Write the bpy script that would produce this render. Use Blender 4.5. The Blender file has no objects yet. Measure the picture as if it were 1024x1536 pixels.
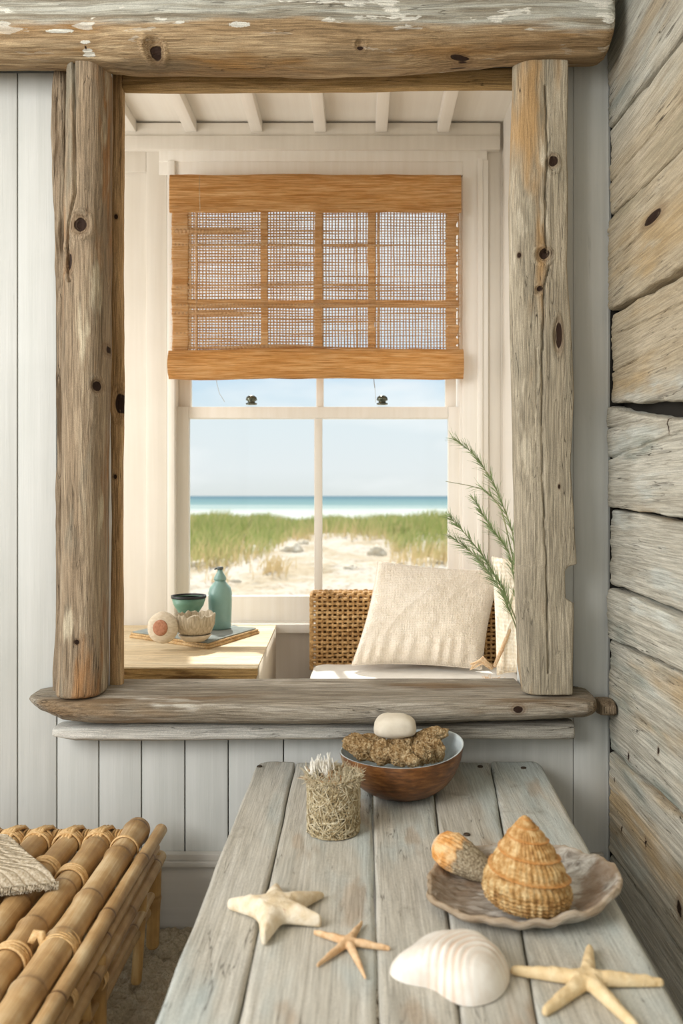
import bpy, bmesh, math, random
import numpy as np
from mathutils import Vector, Matrix

# ------------------------------------------------------------------ camera, light, exposure
SC = bpy.context.scene
COL = SC.collection
CAM_Y, CAM_Z, FPX, VX, VY = -2.3, 1.2, 1226.0, 540.0, 743.0
cd = bpy.data.cameras.new('camera'); cam = bpy.data.objects.new('camera', cd); COL.objects.link(cam)
cam.location = (0, CAM_Y, CAM_Z); cam.rotation_euler = (math.radians(90), 0, 0)
cd.sensor_fit = 'AUTO'; cd.sensor_width = 36; cd.lens = 36 * FPX / 1536
cd.shift_x = (512 - VX) / 1536; cd.shift_y = (VY - 768) / 1536
cd.clip_end = 6000; cd.clip_start = 0.05
cd.dof.use_dof = True; cd.dof.focus_distance = 2.35; cd.dof.aperture_fstop = 3.2
SC.camera = cam
SC.view_settings.view_transform = 'Standard'; SC.view_settings.look = 'None'
SC.view_settings.gamma = 1; SC.view_settings.use_curve_mapping = False
SC.view_settings.exposure = 0.0

def lin(h):
    h = h.lstrip('#'); c = [int(h[i:i+2], 16) / 255 for i in (0, 2, 4)]
    return tuple([(v / 12.92 if v <= .04045 else ((v + .055) / 1.055) ** 2.4) for v in c] + [1.0])

W = bpy.data.worlds.new('world'); SC.world = W; W.use_nodes = True
nt = W.node_tree; nt.nodes.clear()
wo = nt.nodes.new('ShaderNodeOutputWorld'); wb = nt.nodes.new('ShaderNodeBackground')
tc = nt.nodes.new('ShaderNodeTexCoord'); sx = nt.nodes.new('ShaderNodeSeparateXYZ')
rp = nt.nodes.new('ShaderNodeValToRGB')
nt.links.new(tc.outputs['Generated'], sx.inputs[0]); nt.links.new(sx.outputs[2], rp.inputs[0])
e = rp.color_ramp.elements
e[0].position = 0.0; e[0].color = lin('#d9dedc'); e[1].position = 1.0; e[1].color = lin('#bcd2e6')
for p, c in ((.03, '#e0e6e7'), (.095, '#dbe6ea'), (.14, '#bcd8ea'), (.2, '#d3e1ea'), (.3, '#e3e9ec'), (.5, '#cfdbe4')):
    n_ = e.new(p); n_.color = lin(c)
cn = nt.nodes.new('ShaderNodeTexNoise'); cn.inputs['Scale'].default_value = 3.0; cn.inputs['Detail'].default_value = 5
mp = nt.nodes.new('ShaderNodeMapping'); mp.inputs['Scale'].default_value = (1, 1, 4)
nt.links.new(tc.outputs['Generated'], mp.inputs[0]); nt.links.new(mp.outputs[0], cn.inputs['Vector'])
cr = nt.nodes.new('ShaderNodeValToRGB'); cr.color_ramp.elements[0].position = .5; cr.color_ramp.elements[1].position = .75
nt.links.new(cn.outputs[0], cr.inputs[0])
mx = nt.nodes.new('ShaderNodeMix'); mx.data_type = 'RGBA'; mx.inputs[7].default_value = lin('#f4f6f6')
nt.links.new(cr.outputs[0], mx.inputs[0]); nt.links.new(rp.outputs[0], mx.inputs[6])
nt.links.new(mx.outputs[2], wb.inputs[0]); nt.links.new(wb.outputs[0], wo.inputs[0])
wb.inputs[1].default_value = 1.12

sd = bpy.data.lights.new('sun', 'SUN'); sd.energy = 6.5; sd.angle = math.radians(1.2); sd.color = (1, .965, .91)
sun = bpy.data.objects.new('sun', sd); COL.objects.link(sun)
sun.rotation_euler = Vector((.20, -1, -1.36)).to_track_quat('-Z', 'Y').to_euler()

def area(name, loc, target, sx_, sy_, energy, color):
    d = bpy.data.lights.new(name, 'AREA'); d.shape = 'RECTANGLE'; d.size = sx_; d.size_y = sy_
    d.energy = energy; d.color = color
    o = bpy.data.objects.new(name, d); COL.objects.link(o); o.location = loc
    o.rotation_euler = (Vector(target) - Vector(loc)).to_track_quat('-Z', 'Y').to_euler(); return o
area('window_light_room', (-2.2, -2.5, 2.1), (0, -.5, .8), 1.7, 1.5, 92, (1.0, 1.0, .985))
area('nook_fill_light', (-1.85, .45, 1.5), (.6, .55, 1.4), .8, 1.8, 22, (1.0, .99, .975))  # fill lamp added at the open left side to brighten the nook

# ------------------------------------------------------------------ helpers
def P(px, py, Y):
    Z = Y - CAM_Y
    return Vector(((px - VX) * Z / FPX, Y, CAM_Z - (py - VY) * Z / FPX))
def X(px, Y): return (px - VX) * (Y - CAM_Y) / FPX
def ZZ(py, Y): return CAM_Z - (py - VY) * (Y - CAM_Y) / FPX
def on(px, py, z):
    Z = (CAM_Z - z) * FPX / (py - VY)
    return Vector(((px - VX) * Z / FPX, Z + CAM_Y, z))

def _h(ix, iy, iz, seed):
    n = (ix.astype(np.int64) * 374761393 + iy.astype(np.int64) * 668265263 + iz.astype(np.int64) * 2147483647 + seed * 974711) & 0xffffffff
    n = ((n ^ (n >> 13)) * 1274126177) & 0xffffffff
    n = ((n ^ (n >> 16)) * 2246822519) & 0xffffffff
    return ((n ^ (n >> 15)) & 0xffff) / 32767.5 - 1
def vn(x, y=0, z=0, seed=0):
    x, y, z = np.broadcast_arrays(np.asarray(x, float), np.asarray(y, float), np.asarray(z, float))
    fx, fy, fz = np.floor(x), np.floor(y), np.floor(z)
    ux, uy, uz = x - fx, y - fy, z - fz
    ux, uy, uz = [u * u * (3 - 2 * u) for u in (ux, uy, uz)]
    r = 0
    for a in (0, 1):
        for b in (0, 1):
            for c in (0, 1):
                r = r + _h(fx + a, fy + b, fz + c, seed) * (ux if a else 1 - ux) * (uy if b else 1 - uy) * (uz if c else 1 - uz)
    return r
def fbm(x, y=0, z=0, seed=0, octs=4, gain=.5):
    r, a, s = 0, 1., 1.
    x, y, z = np.asarray(x, float), np.asarray(y, float), np.asarray(z, float)
    for k in range(octs):
        r = r + a * vn(x * s, y * s, z * s, seed + k * 17); a *= gain; s *= 2.03
    return r

def link(o, parent=None):
    COL.objects.link(o)
    if parent is not None:
        o.parent = parent; o.matrix_parent_inverse = Matrix.Translation(parent.location).inverted() if False else o.matrix_parent_inverse
    return o
def setp(o, label=None, cat=None, group=None, kind=None):
    if label: o['label'] = label
    if cat: o['category'] = cat
    if group: o['group'] = group
    if kind: o['kind'] = kind
    return o
def thing(name, loc, label, cat, group=None):
    o = bpy.data.objects.new(name, None); o.empty_display_size = .05; COL.objects.link(o); o.location = loc
    return setp(o, label, cat, group)

class MB:
    def __init__(s): s.v = []; s.f = []; s.n = 0; s.at = []
    def add(s, verts, faces, at=None):
        verts = np.asarray(verts, float).reshape(-1, 3)
        s.v.append(verts); s.f.extend([tuple(int(i) + s.n for i in f) for f in faces])
        s.at.append(np.full(len(verts), 0. if at is None else at) if np.isscalar(at) or at is None else np.asarray(at, float))
        s.n += len(verts)
    def box(s, x0, x1, y0, y1, z0, z1, bev=0, at=None):
        x0, x1 = sorted((x0, x1)); y0, y1 = sorted((y0, y1)); z0, z1 = sorted((z0, z1))
        b = min(bev, (x1 - x0) * .45, (y1 - y0) * .45, (z1 - z0) * .45)
        if b <= 0:
            v = [(x, y, z) for z in (z0, z1) for y in (y0, y1) for x in (x0, x1)]
            s.add(v, [(0, 2, 3, 1), (4, 5, 7, 6), (0, 1, 5, 4), (2, 6, 7, 3), (0, 4, 6, 2), (1, 3, 7, 5)], at); return
        bm = bmesh.new(); bmesh.ops.create_cube(bm, size=1)
        for v in bm.verts: v.co = Vector(((x0 + x1) / 2 + v.co.x * (x1 - x0), (y0 + y1) / 2 + v.co.y * (y1 - y0), (z0 + z1) / 2 + v.co.z * (z1 - z0)))
        bmesh.ops.bevel(bm, geom=bm.edges[:], offset=b, segments=2, affect='EDGES', profile=.6)
        s.add([v.co[:] for v in bm.verts], [[v.index for v in f.verts] for f in bm.faces], at); bm.free()
    def grid(s, V, wu=False, wv=False, at=None, flip=False, capv=False):
        n, m = V.shape[:2]; i = np.arange(n - (0 if wu else 1)); j = np.arange(m - (0 if wv else 1))
        I, J = np.meshgrid(i, j, indexing='ij'); I2 = (I + 1) % n; J2 = (J + 1) % m
        q = np.stack([I * m + J, I2 * m + J, I2 * m + J2, I * m + J2], -1).reshape(-1, 4)
        if flip: q = q[:, ::-1]
        fs = q.tolist()
        if capv: fs += [list(range(m)), [(n - 1) * m + k for k in range(m)][::-1]]
        s.add(V.reshape(-1, 3), fs, at)
    def tube(s, pts, rad, seg=8, at=None, cap=True, closed=False, flat=None):
        pts = np.asarray(pts, float); n = len(pts); rad = np.broadcast_to(np.asarray(rad, float), (n,))
        t = np.gradient(pts, axis=0) if not closed else np.roll(pts, -1, 0) - np.roll(pts, 1, 0)
        t /= np.linalg.norm(t, axis=1)[:, None] + 1e-12
        ref = np.array([0, 0, 1.]) if abs(t[0][2]) < .9 else np.array([1., 0, 0])
        a = np.cross(t[0], ref); a /= np.linalg.norm(a); A = []
        for k in range(n):
            a = a - t[k] * a.dot(t[k]); a /= np.linalg.norm(a) + 1e-12; A.append(a)
        A = np.array(A); B = np.cross(t, A); th = np.arange(seg) * 2 * math.pi / seg
        fl = 1 if flat is None else flat
        V = pts[:, None] + rad[:, None, None] * (A[:, None] * np.cos(th)[None, :, None] + fl * B[:, None] * np.sin(th)[None, :, None])
        s.grid(V, wu=closed, wv=True, at=at, capv=cap and not closed)
    def rev(s, prof, c=(0, 0, 0), seg=48, at=None, M=None, fn=None):
        th = np.arange(seg) * 2 * math.pi / seg; pr = np.asarray(prof, float)
        V = np.stack([pr[:, :1] * np.cos(th), pr[:, :1] * np.sin(th), np.repeat(pr[:, 1:2], seg, 1)], -1)
        if fn: V = fn(V, th)
        if M is not None: V = V @ np.array(M.to_3x3()).T
        V = V + np.array(c); s.grid(V, wv=True, at=at, capv=True)
    def build(s, name, mat, parent=None, smooth=True, loc=None):
        v = np.concatenate(s.v) if s.v else np.zeros((0, 3))
        if parent is not None: v = v - np.array(parent['_w'] if '_w' in parent else parent.location)
        elif loc is not None: v = v - np.array(loc)
        me = bpy.data.meshes.new(name); me.vertices.add(len(v)); me.vertices.foreach_set('co', v.ravel())
        cnt = np.array([len(f) for f in s.f]); me.loops.add(int(cnt.sum())); me.polygons.add(len(cnt))
        me.loops.foreach_set('vertex_index', np.array([i for f in s.f for i in f], dtype=np.int32))
        me.polygons.foreach_set('loop_start', np.concatenate([[0], np.cumsum(cnt)[:-1]]).astype(np.int32))
        me.polygons.foreach_set('use_smooth', np.full(len(cnt), smooth))
        me.update(calc_edges=True); me.validate()
        a = me.attributes.new('tint', 'FLOAT', 'POINT'); a.data.foreach_set('value', np.concatenate(s.at).astype(np.float32))
        if mat: me.materials.append(mat)
        o = bpy.data.objects.new(name, me); COL.objects.link(o)
        if parent is not None: o.parent = parent
        elif loc is not None: o.location = loc
        return o
def sharp(o, deg=35):
    o.data.set_sharp_from_angle(angle=math.radians(deg)); return o
def solid(o, t, off=0):
    m = o.modifiers.new('s', 'SOLIDIFY'); m.thickness = t; m.offset = off; return o

# ------------------------------------------------------------------ material DSL
class G:
    def __init__(s, name):
        s.m = bpy.data.materials.new(name); s.m.use_nodes = True; s.t = s.m.node_tree; s.t.nodes.clear()
        s.out = s.t.nodes.new('ShaderNodeOutputMaterial')
    def n(s, typ, inp=None, **kw):
        nd = s.t.nodes.new('ShaderNode' + typ)
        for k, v in kw.items(): setattr(nd, k, v)
        for k, v in (inp or {}).items(): s.set(nd.inputs[k], v)
        return nd
    def set(s, sock, v):
        if isinstance(v, bpy.types.NodeSocket): s.t.links.new(v, sock)
        elif hasattr(v, 'outputs'): s.t.links.new(v.outputs[0], sock)
        elif v is not None:
            try: sock.default_value = v
            except Exception: sock.default_value = v[:3]
    def math(s, op, a, b=None, c=None, clamp=False):
        nd = s.n('Math', operation=op, use_clamp=clamp); s.set(nd.inputs[0], a)
        if b is not None: s.set(nd.inputs[1], b)
        if c is not None: s.set(nd.inputs[2], c)
        return nd.outputs[0]
    def co(s, scale=(1, 1, 1), loc=(0, 0, 0), rot=(0, 0, 0), src='Object'):
        t = s.n('TexCoord'); m = s.n('Mapping'); s.t.links.new(t.outputs[src], m.inputs[0])
        m.inputs['Scale'].default_value = scale; m.inputs['Location'].default_value = loc; m.inputs['Rotation'].default_value = rot
        return m.outputs[0]
    def vmath(s, op, a, b=None):
        nd = s.n('VectorMath', operation=op); s.set(nd.inputs[0], a)
        if b is not None: s.set(nd.inputs[1], b)
        return nd.outputs[1] if op == 'LENGTH' else nd.outputs[0]
    def noise(s, v, sc=5, det=4, rough=.55, dist=0):
        return s.n('TexNoise', {'Vector': v, 'Scale': sc, 'Detail': det, 'Roughness': rough, 'Distortion': dist}).outputs[0]
    def ramp(s, f, stops):
        nd = s.n('ValToRGB'); s.set(nd.inputs[0], f); e = nd.color_ramp.elements
        while len(e) < len(stops): e.new(.5)
        for k, (p, c) in enumerate(stops):
            e[k].position = p; e[k].color = lin(c) if isinstance(c, str) else (c, c, c, 1)
        return nd.outputs[0]
    def maprange(s, v, a, b, c=0, d=1, smooth=False):
        nd = s.n('MapRange', {0: v, 1: a, 2: b, 3: c, 4: d})
        if smooth: nd.interpolation_type = 'SMOOTHSTEP'
        return nd.outputs[0]
    def mix(s, f, a, b, mode='MIX'):
        nd = s.n('Mix', data_type='RGBA', blend_type=mode); s.set(nd.inputs[0], f)
        for k, v in ((6, a), (7, b)): s.set(nd.inputs[k], lin(v) if isinstance(v, str) else v)
        return nd.outputs[2]
    def bump(s, h, st=.3, dist=.01, nrm=None):
        nd = s.n('Bump', {'Height': h, 'Strength': st, 'Distance': dist})
        if nrm is not None: s.set(nd.inputs['Normal'], nrm)
        return nd.outputs[0]
    def attr(s, name='tint'): return s.n('Attribute', attribute_name=name).outputs['Fac']
    def pbr(s, col, rough=.7, nrm=None, spec=.3, metal=0, **kw):
        b = s.n('BsdfPrincipled'); s.set(b.inputs['Base Color'], lin(col) if isinstance(col, str) else col)
        s.set(b.inputs['Roughness'], rough); s.set(b.inputs['Specular IOR Level'], spec); s.set(b.inputs['Metallic'], metal)
        if nrm is not None: s.set(b.inputs['Normal'], nrm)
        for k, v in kw.items(): s.set(b.inputs[k.replace('_', ' ')], v)
        s.t.links.new(b.outputs[0], s.out.inputs[0]); return b
    def done(s): return s.m

def wood(name, cols, axis='z', knots=(), rough=.82, bump=.5, fine=1., paint=None, dark='#2e2419', crack=.5, blotch=None, tint=0., specks=None, seed=0., warp=.022, grain=.8):
    g = G(name); ax = 'xyz'.index(axis)
    base = g.co(loc=(seed, seed * .7, seed * 1.3))
    raw = g.n('NewGeometry').outputs[0]
    # grain flows: low frequency wobble across the grain
    wv = g.n('TexNoise', {'Vector': base, 'Scale': 3.0, 'Detail': 2}).outputs[1]
    wv = g.vmath('SCALE', g.vmath('SUBTRACT', wv, (.5, .5, .5))); wv.node.inputs[3].default_value = warp
    p = g.vmath('ADD', base, wv)
    if tint:
        cx = g.n('CombineXYZ'); at = g.attr(); at9 = g.math('MULTIPLY', at, 7.3)
        for k in range(3): g.set(cx.inputs[k], at9)
        p = g.vmath('ADD', p, cx.outputs[0])
    kd = None
    for (k, r) in knots:
        r = list(r); r3 = [1 / q for q in r]
        d = g.vmath('LENGTH', g.vmath('MULTIPLY', g.vmath('SUBTRACT', raw, tuple(k)), tuple(r3)))
        kd = d if kd is None else g.math('MINIMUM', kd, d)
    def st(along, across):
        s = [across] * 3; s[ax] = along; return g.vmath('MULTIPLY', p, tuple(s))
    broad = g.noise(st(1.2, 14), 1, 5, .6)
    mid = g.noise(st(3.2, 75), 1, 4, .6)
    fin = g.noise(st(9 * fine, 300 * fine), 1, 3, .6)
    speck = g.noise(base, 260, 2, .6)
    if kd is not None:
        ringw = g.maprange(kd, 1, 2.6, 1, 0, True)
        rings = g.math('SINE', g.math('MULTIPLY', kd, 14))
        mid = g.math('ADD', mid, g.math('MULTIPLY', g.math('MULTIPLY', rings, ringw), .09))
    f = g.math('ADD', g.math('MULTIPLY', broad, .5), g.math('ADD', g.math('MULTIPLY', mid, .32), g.math('MULTIPLY', fin, .18)))
    col = g.ramp(f, [(.36, cols[0]), (.5, cols[1]), (.64, cols[2])])
    if blotch:
        for bi, (bc, lo, hi, sc) in enumerate(blotch):
            bl = g.noise(g.vmath('ADD', st(sc, sc * 5), (bi * 3.7, bi * 1.9, 0.3)), 1, 4, .6)
            col = g.mix(g.maprange(bl, lo, hi, 0, .85, True), col, bc)
    if tint:
        tv = g.maprange(g.attr(), 0, 1, 1 - tint, 1 + tint)
        cc = g.n('CombineXYZ')
        for k in range(3): g.set(cc.inputs[k], tv)
        col = g.mix(1, col, cc.outputs[0], 'MULTIPLY')
    if paint: col = paint(g, col, raw, st)
    fv = g.ramp(fin, [(.34, .62), (.5, .95), (.62, 1.2)])
    col = g.mix(grain, col, fv, 'MULTIPLY')
    sv = g.ramp(g.noise(g.vmath('MULTIPLY', base, (1, 1, 1)), 520, 3, .8), [(.4, .68), (.6, 1.15)])
    col = g.mix(.7, col, sv, 'MULTIPLY')
    ck = g.noise(st(1.6, 34), 1, 3, .55)
    line = g.maprange(g.math('ABSOLUTE', g.math('SUBTRACT', ck, .5)), 0, .0075, 1, 0)
    cm = g.maprange(g.noise(st(2.2, 7), 1, 2), .5, .6, 0, 1)
    line = g.math('MULTIPLY', g.math('MULTIPLY', line, cm), crack)
    # longer, finer checks
    ck2 = g.noise(st(3.5, 110), 1, 2, .5)
    l2 = g.math('MULTIPLY', g.maprange(g.math('ABSOLUTE', g.math('SUBTRACT', ck2, .5)), 0, .012, 1, 0), g.math('MULTIPLY', g.maprange(g.noise(st(4, 20), 1, 2), .52, .62, 0, 1), crack * .7))
    line = g.math('MAXIMUM', line, l2)
    h = g.math('ADD', g.math('MULTIPLY', mid, .6), g.math('MULTIPLY', fin, .5))
    h = g.math('ADD', h, g.math('MULTIPLY', speck, .12))
    h = g.math('SUBTRACT', h, g.math('MULTIPLY', line, .9))
    col = g.mix(line, col, dark)
    if kd is not None:
        kk = g.maprange(g.math('ADD', kd, g.math('MULTIPLY', g.math('SUBTRACT', mid, .5), 1.2)), .75, 1.05, 1, 0, True)
        rr = g.math('MULTIPLY', g.maprange(kd, 1.0, 1.9, .5, 0, True), .9)
        col = g.mix(rr, col, '#6d5238'); col = g.mix(kk, col, '#2c1b10')
        h = g.math('SUBTRACT', h, g.math('MULTIPLY', kk, .8))
    g.pbr(col, rough, g.bump(h, bump, .006), .25)
    return g.done()

def painted(name, c1, c2, rough=.55, streak='z', bump=.15, dirt=None, flake=None):
    g = G(name); s = [38.] * 3; s['xyz'.index(streak)] = 1.5
    p = g.co(scale=tuple(s)); n1 = g.noise(p, 1, 4, .6)
    s2 = [170.] * 3; s2['xyz'.index(streak)] = 4.
    n2 = g.noise(g.co(scale=tuple(s2)), 1, 2, .6); big = g.noise(g.co(), 2.2, 3)
    col = g.mix(g.maprange(g.math('ADD', g.math('MULTIPLY', n1, .5), g.math('MULTIPLY', big, .5)), .35, .65), c1, c2)
    if dirt:
        s3 = [26.] * 3; s3['xyz'.index(streak)] = 3.5
        d = g.noise(g.co(scale=tuple(s3), loc=(3, 1, 2)), 1, 4, .65)
        col = g.mix(g.maprange(d, .64, .74, 0, .55, True), col, dirt)
    g.pbr(col, rough, g.bump(g.math('ADD', n1, g.math('MULTIPLY', n2, .6)), bump, .004), .35)
    return g.done()

def cloth(name, c1, c2, sc=420, bump=.4, trans=0., blot=3):
    g = G(name); w1 = g.n('TexWave', {'Vector': g.co(), 'Scale': sc * .16, 'Distortion': 2.5, 'Detail': 2, 'Detail Scale': 3}, wave_type='BANDS', bands_direction='X').outputs[1]
    w2 = g.n('TexWave', {'Vector': g.co(), 'Scale': sc * .16, 'Distortion': 2.5, 'Detail': 2, 'Detail Scale': 3}, wave_type='BANDS', bands_direction='Z').outputs[1]
    n = g.noise(g.co(), sc * .5, 3, .7); b = g.noise(g.co(scale=(1, 1, 2)), blot * 6, 3)
    f = g.math('ADD', g.math('MULTIPLY', g.math('ADD', w1, w2), .25), g.math('MULTIPLY', n, .6))
    col = g.mix(g.maprange(g.math('ADD', g.math('MULTIPLY', f, .6), g.math('MULTIPLY', b, .4)), .3, .7), c1, c2)
    g.pbr(col, .95, g.bump(f, bump, .004), .1, Sheen_Weight=.3)
    return g.done()

def plain(name, c1, c2=None, rough=.6, sc=20, bump=.1, spec=.4, det=4, metal=0, stretch=(1, 1, 1), trans=None, **kw):
    g = G(name); n = g.noise(g.co(scale=stretch), sc, det, .6)
    col = g.mix(g.maprange(n, .3, .7), c1, c2 or c1)
    b = g.pbr(col, rough, g.bump(n, bump, .005), spec, metal, **kw)
    if trans:
        t = g.n('BsdfTranslucent'); g.set(t.inputs[0], lin(trans[0])); m = g.n('MixShader', {0: trans[1]})
        g.t.links.new(b.outputs[0], m.inputs[1]); g.t.links.new(t.outputs[0], m.inputs[2]); g.t.links.new(m.outputs[0], g.out.inputs[0])
    return g.done()

# ------------------------------------------------------------------ timber builder
def resample(poly, m, rnd=.0):
    poly = np.asarray(poly, float)
    # chaikin rounding
    for _ in range(3 if rnd else 0):
        nx = np.roll(poly, -1, 0); poly = np.stack([poly * (1 - rnd) + nx * rnd, poly * rnd + nx * (1 - rnd)], 1).reshape(-1, 2)
    c = np.vstack([poly, poly[:1]]); d = np.r_[0, np.cumsum(np.linalg.norm(np.diff(c, axis=0), axis=1))]
    t = np.linspace(0, d[-1], m, endpoint=False)
    return np.stack([np.interp(t, d, c[:, 0]), np.interp(t, d, c[:, 1])], -1)
def superel(p, m=160):
    th = np.arange(m) * 2 * math.pi / m; c, s = np.cos(th), np.sin(th)
    return np.stack([np.sign(c) * np.abs(c) ** (2 / p), np.sign(s) * np.abs(s) ** (2 / p)], -1)
def timber(mb, axis, a0, a1, sec, lo, hi, n=420, m=84, amp=.004, ridge=.0016, seed=1, gouges=(), endround=.008, rnd=.12, at=None, ends=None):
    """axis 'x' or 'z'. sec: section polygon in [-1,1]^2 (u = across, v = depth y).
    lo/hi: functions t(array of axis coordinate) -> (u0,v0)/(u1,v1) extents."""
    S = resample(sec, m, rnd); t = np.linspace(a0, a1, n)
    u0, v0 = lo(t); u1, v1 = hi(t)
    o = np.ones(n)
    U = (u0 * o + u1 * o)[:, None] / 2 + S[None, :, 0] * (u1 * o - u0 * o)[:, None] / 2
    V = (v0 * o + v1 * o)[:, None] / 2 + S[None, :, 1] * (v1 * o - v0 * o)[:, None] / 2
    T = np.repeat(t[:, None], m, 1)
    e = np.clip(np.minimum(t - a0, a1 - t) / endround, 0, 1); e = np.sqrt(1 - (1 - e) ** 2) * .12 + .88
    uc, vc = U.mean(1, keepdims=True), V.mean(1, keepdims=True)
    U = uc + (U - uc) * e[:, None]; V = vc + (V - vc) * e[:, None]
    du, dv = U - uc, V - vc; L = np.sqrt(du ** 2 + dv ** 2) + 1e-9; du, dv = du / L, dv / L
    d = amp * fbm(U * 7, V * 7, T * 3.2, seed, 4) + ridge * fbm(U * 95, V * 95, T * 4, seed + 5, 3)
    d = d - ridge * 1.6 * np.clip(vn(U * 42, V * 42, T * 1.6, seed + 9) - .45, 0, 1) * 4
    for (gu, gt, ru, rt, dep) in gouges:
        q = np.sqrt(((U - gu) / ru) ** 2 + ((T - gt) / rt) ** 2); front = np.clip(-dv * 2, 0, 1)
        d = d - dep * np.clip(1.15 - q, 0, 1) * front + dep * .25 * np.exp(-((q - 1.4) / .25) ** 2) * front
    U = U + du * d; V = V + dv * d
    arr = np.stack([T, V, U] if axis == 'x' else [U, V, T], -1)
    mb.grid(arr, wv=True, at=at, capv=True)

# ------------------------------------------------------------------ materials
WHITEW = painted('white_painted_boards', '#babab4', '#cccbc6', .55, 'z', .2, dirt='#a9aaa4')
M_BASE = painted('baseboard_paint', '#bfb9b0', '#cdc8c0', .45, 'x', .1)
NOOK = painted('cream_trim_paint', '#dad2c5', '#e4ddd2', .5, 'z', .08)
NOOKC = painted('cream_ceiling_paint', '#e2dace', '#ebe5da', .55, 'y', .06)
SASH = painted('sash_paint', '#e9e2d6', '#f3eee6', .4, 'z', .06)

def kn(px, py, Y, rpx, rpz):
    c = P(px, py, Y); s = (Y - CAM_Y) / FPX; return ((c.x, c.y, c.z), (rpx * s, .12, rpz * s))
def kg(px, py, Y, rx, rz, dep):
    c = P(px, py, Y); s = (Y - CAM_Y) / FPX; return (c.x, c.z, rx * s, rz * s, dep)
def kgx(px, py, Y, rx, rz, dep):
    c = P(px, py, Y); s = (Y - CAM_Y) / FPX; return (c.z, c.x, rz * s, rx * s, dep)

LK = [(120, 337, 10, 11), (152, 518, 3, 8), (142, 578, 4.5, 8), (116, 963, 4, 4), (103, 392, 6, 14)]
M_POSTL = wood('post_wood_left', ('#776753', '#98846c', '#b7a58b'), 'z', [kn(a, b, -.15, c, d) for a, b, c, d in LK], bump=.75,
               blotch=[('#a3764a', .52, .62, 1.5), ('#857d6c', .53, .66, 2.2), ('#c4b69c', .58, .68, 3.)], crack=.7)
M_POSTL2 = wood('post_wood_inner', ('#96764f', '#bd9a70', '#d6ba92'), 'z', [kn(179, 605, 0, 8, 17), kn(172, 715, 0, 3, 4), kn(174, 325, 0, 3, 4)], bump=.7, crack=.7, seed=2.)
RK = [(826, 248, 7, 8), (813, 385, 8.5, 8), (806, 437, 5, 4.5), (834, 506, 5, 21), (834, 730, 2, 4), (776, 387, 3, 4)]
M_POSTR = wood('post_wood_right', ('#877c6a', '#a39782', '#bbae98'), 'z', [kn(a, b, -.1, c, d) for a, b, c, d in RK], bump=.7,
               blotch=[('#b28c5b', .54, .66, 1.2), ('#948b78', .5, .64, 2.), ('#cbbfa9', .58, .68, 3.)], crack=.9, seed=4.)
def beam_paint(g, col, raw, st):
    # weathered grey upper half with flaking white paint, with its own ragged border
    sp = g.n('SeparateXYZ', {0: raw}); z = sp.outputs[2]; x = sp.outputs[0]
    rag = g.math('ADD', z, g.math('MULTIPLY', g.math('SUBTRACT', g.noise(st(1.5, 16), 1, 4, .6), .5), .16))
    m = g.maprange(rag, ZB - .012, ZB + .02, 0, 1, True)
    grey = g.ramp(g.noise(st(2.0, 46), 1, 5, .6), [(.38, '#8a8170'), (.5, '#aaa698'), (.6, '#c0bfb4')])
    col = g.mix(g.math('MULTIPLY', m, .95), col, grey)
    fl = g.noise(g.vmath('ADD', st(7, 28), (9., 2., 1.)), 1, 4, .55)
    fm = g.math('MULTIPLY', g.maprange(fl, .585, .6, 0, 1), g.maprange(rag, ZB - .05, ZB + .02, 0, 1))
    for (px, py, rx, rz) in ((127, 62, 8, 2.), (128, 70, 8, 2.), (136, 85, 9, 2.2), (92, 50, 22, 2.2), (360, 42, 17, 4), (272, 39, 7, 2.5)):
        k = kn(px, py, -.2 if py < 75 else -.16, rx, rz); d = g.vmath('LENGTH', g.vmath('MULTIPLY', g.vmath('SUBTRACT', raw, k[0]), (1 / k[1][0], 6, 1 / k[1][2])))
        d = g.math('ADD', d, g.math('MULTIPLY', g.noise(raw, 160, 2), .9))
        fm = g.math('MAXIMUM', fm, g.maprange(d, 1.35, 1.5, 1, 0))
    return g.mix(fm, col, '#dcd8cc')
ZB = ZZ(46, -.2)
M_BEAM = wood('beam_wood', ('#7c6548', '#9f8462', '#bda684'), 'x', [kn(230, 69, -.21, 10, 9), kn(540, 67, -.21, 5, 3), kn(690, 86, -.16, 16, 2.), kn(126, 67, -.2, 1.5, 1.5)], bump=.75,
              blotch=[('#99713f', .55, .68, 1.3), ('#77664f', .52, .7, 2.2)], crack=.6, paint=beam_paint, seed=7.)
M_HEAD = wood('header_wood', ('#80643f', '#a58658', '#bfa075'), 'x', bump=.6, crack=.8, seed=3.)
M_SILL = wood('sill_wood', ('#6f6251', '#958a79', '#b5ada0'), 'x', [kn(770, 1055, -.1, 9, 6)], bump=.85,
              blotch=[('#7d6447', .54, .68, 1.5), ('#c9c3b6', .62, .72, 3.)], crack=.9, seed=5.)
def batpaint(g, col, raw, st):
    z = g.n('SeparateXYZ', {0: raw}); rag = g.math('ADD', z.outputs[2], g.math('MULTIPLY', g.math('SUBTRACT', g.noise(st(2, 20), 1, 4, .6), .5), .05))
    m = g.math('MULTIPLY', g.maprange(rag, .533, .540, 0, .9, True), g.maprange(z.outputs[0], .0, .25, 1, .25))
    return g.mix(m, col, '#d6d2c9')
M_BATTEN = wood('batten_wood', ('#7d7464', '#a39b8c', '#bfb9ac'), 'x', bump=.6, crack=1., seed=9., blotch=[('#6d5a46', .56, .66, 2.)], paint=batpaint)
M_BARK = wood('bark_edge', ('#6b5945', '#938069', '#ab9b84'), 'z', bump=1., crack=1., seed=11., blotch=[('#57442e', .5, .62, 3.)])
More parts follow.
